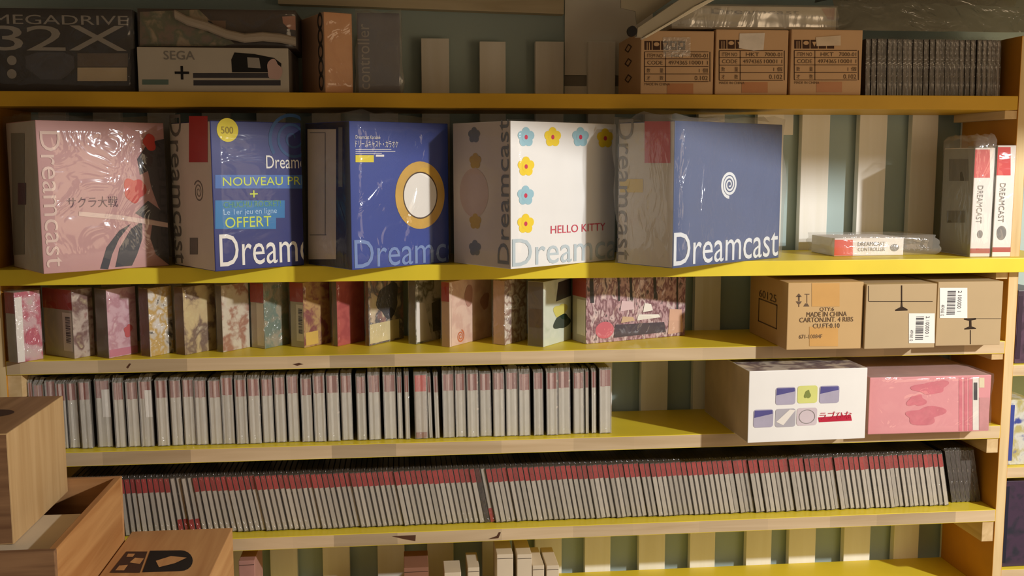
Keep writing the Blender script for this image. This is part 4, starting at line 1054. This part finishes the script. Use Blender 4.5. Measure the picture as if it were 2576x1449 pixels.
# ------------------------------------------------------------------ wooden crates in front
M_CR = wood('pale_crate_wood', (200, 166, 118), (182, 146, 98), 'Z', 1.0); M_CRO = wood('orange_crate_wood', (192, 142, 88), (164, 110, 60), 'Y', .8); M_CRD = wood('dull_crate_wood', (150, 112, 78), (116, 82, 56), 'X', 1.2)
M_CRT = wood('crate_top_wood', (176, 136, 96), (150, 112, 76), 'Y', 1.0)
BR = -0.10 + DIST
aF = at_y(13, 1087, -0.40); aB = at_y(163, 998, -0.115)
zt = (aF.z + aB.z) / 2; zb = at_y(23, 1370, -0.40).z; xr = (aF.x + aB.x) / 2
t = thing('wooden_crate', 'tall pale wooden box standing in the open crate, a round hole print on top', 'crate', (xr, -0.40, zb))
b = MB(); b.box(-.26, 0, 0, .284, 0, zt - zb, ks=[1, 1, 1, 0, 1, 2]); b.build('crate_body', [M_CR, M_CRD, M_CRT], t, bevel=.002)
P = at_z(8, 1040, zt)
b = MB(); n = 24
b.face([(P.x - xr + .038 * math.cos(2 * math.pi * i / n) - .02, P.y + .40 + .030 * math.sin(2 * math.pi * i / n), zt - zb + .0006) for i in range(n)]); b.build('round_print', M_INK, t)
# open crate
cF, cB = at_y(136, 1381, -0.50), at_y(308, 1200, -0.098)
zrim = (cF.z + cB.z) / 2; xR = (cF.x + cB.x) / 2
t = thing('open_crate', 'open wooden crate holding the tall pale box, its orange side nearest the cases', 'crate', (xR, -0.50, zrim))
wl = .42; hd = .24; dl = .40
b = MB(); b.box(-.012, 0, .012, dl - .012, -hd, 0); b.build('side_board', M_CRO, t, bevel=.0012)
b = MB(); b.box(-wl, -wl + .012, .012, dl - .012, -hd, 0); b.build('side_board', M_CRO, t, bevel=.0012)
b = MB(); b.box(-wl, 0, 0, .0118, -hd, 0); b.build('front_board', M_CRD, t, bevel=.0012)
b = MB(); b.box(-wl, 0, dl - .0118, dl, -hd, 0); b.build('back_board', wood('crate_back_wood', (196, 146, 98), (170, 122, 76), 'X'), t, bevel=.0012)
b = MB(); b.box(-wl + .0125, -.0125, .0122, dl - .0122, -hd, -hd + .01); b.build('floor_board', M_CRD, t)
zi = zb - zrim
b = MB(); b.box(-wl + .0125, -.0125, .0122, .25, zi - .012, zi - .0006); b.build('inner_tray', mat('pale_tray', (216, 200, 172), .6, .04), t, bevel=.002)
# printed crate
d0, d1 = at_y(318, 1337, -0.06), at_y(585, 1333, -0.06)
xl = max(d0.x, xR + .003)
t = thing('printed_crate', 'low wooden crate with a black slanted print on its lid', 'crate', (xl, -0.36, d0.z))
W = d1.x - xl; D = .30
b = MB(); b.box(0, W, 0, D, -.22, -.0002, ks=[0, 0, 0, 0, 0, 0]); b.build('crate_body', wood('printed_crate_wood', (206, 158, 104), (184, 132, 82), 'Y', .9), t, bevel=.0018)
def topuv(px, py):
    P = at_z(px, py, d0.z); return P.x - xl, P.y + .36
def onlid(pts, m, nm, e=.0006):
    b = MB(); b.face([(*topuv(x, y), e) for x, y in pts]); b.build(nm, m, t)
onlid([(318, 1388), (371, 1388), (352, 1441), (276, 1441)], M_INK, 'slanted_print')
pts = [(378, 1386), (455, 1385)] + [(455 + 30 * math.sin(a), 1411 - 26 * math.cos(a)) for a in [math.pi * i / 10 for i in range(1, 10)]] + [(452, 1437), (358, 1440)]
onlid(pts, M_BLACK, 'round_ended_print')
onlid([(392, 1412), (430, 1400), (470, 1404), (440, 1418), (400, 1428)], wood('printed_crate_wood', (206, 158, 104), (184, 132, 82), 'Y', .9), 'print_gap', .0010)
for pq in ([(322, 1394), (340, 1394), (334, 1402), (318, 1402)], [(340, 1404), (362, 1406), (352, 1420), (326, 1416)], [(300, 1424), (322, 1422), (312, 1436), (290, 1436)]):
    onlid(pq, wood('printed_crate_wood', (206, 158, 104), (184, 132, 82), 'Y', .9), 'print_gap', .0010)

# ------------------------------------------------------------------ the neighbouring shelves at the edge of the frame
unit2 = thing('shelving_unit', 'narrow view of the neighbouring yellow shelving unit past the end panel', 'shelving')
XN = XRo + .001
hz = [at_y(2568, 920, 0).z, at_y(2560, 1178, 0).z, at_y(2560, 1436, 0).z]
for z in hz:
    b = MB(); b.box(XN, XN + .9, .01, YB, z - .026, z, ks=[1, 0, 0, 0, 0, 0]); b.build('shelf_board', [M_YEL, M_PINE], unit2, bevel=.001)
b = MB(); b.box(XN + .9, XN + .926, .001, YB, 0, S1T + .13); b.build('side_panel', M_PINEZ, unit2, bevel=.001)
b = MB(); b.box(XN + .55, XN + .606, YB + .0005, YB + .021, S6T - .3, S1T + .1); b.build('back_slat', M_SLAT, unit2, bevel=.001)
GN = 'boxes on the neighbouring shelves'
for px, pe, yt, z, lab, cols, sp in ((2562, 2640, 731, hz[0], 'dark plum box on the upper neighbouring shelf', [(58, 40, 56), (84, 60, 80), (40, 30, 40)], None),
                                (2541, 2600, 1006, hz[1], 'blue and white box on the middle neighbouring shelf', [(60, 74, 150), (206, 206, 196), (180, 170, 110), (80, 92, 160)], None),
                                (2528, 2600, 1211, hz[2], 'tall navy and purple box on the lower neighbouring shelf', [(28, 32, 50), (60, 40, 66), (30, 34, 48)], None)):
    P, Q = at_y(px, yt, .025), at_y(pe, yt, .025)
    x0 = max(P.x, XN + .002)
    o = thing('game_box', lab, 'game box', (x0, .025, z + .0006), 0, GN)
    hh = P.z - z - .0006
    b = MB(); b.box(0, Q.x - x0, 0, .15, 0, hh); b.build('game_case', art('neighbour_ink_%d' % yt, cols, 18, seed=yt), o, bevel=.001)
    b = MB(); b.box(.002, .012, -.0008, .001, .01, hh - .012); b.build('spine_strip', mat('neighbour_spine_%d' % yt, cols[0], .4), o)
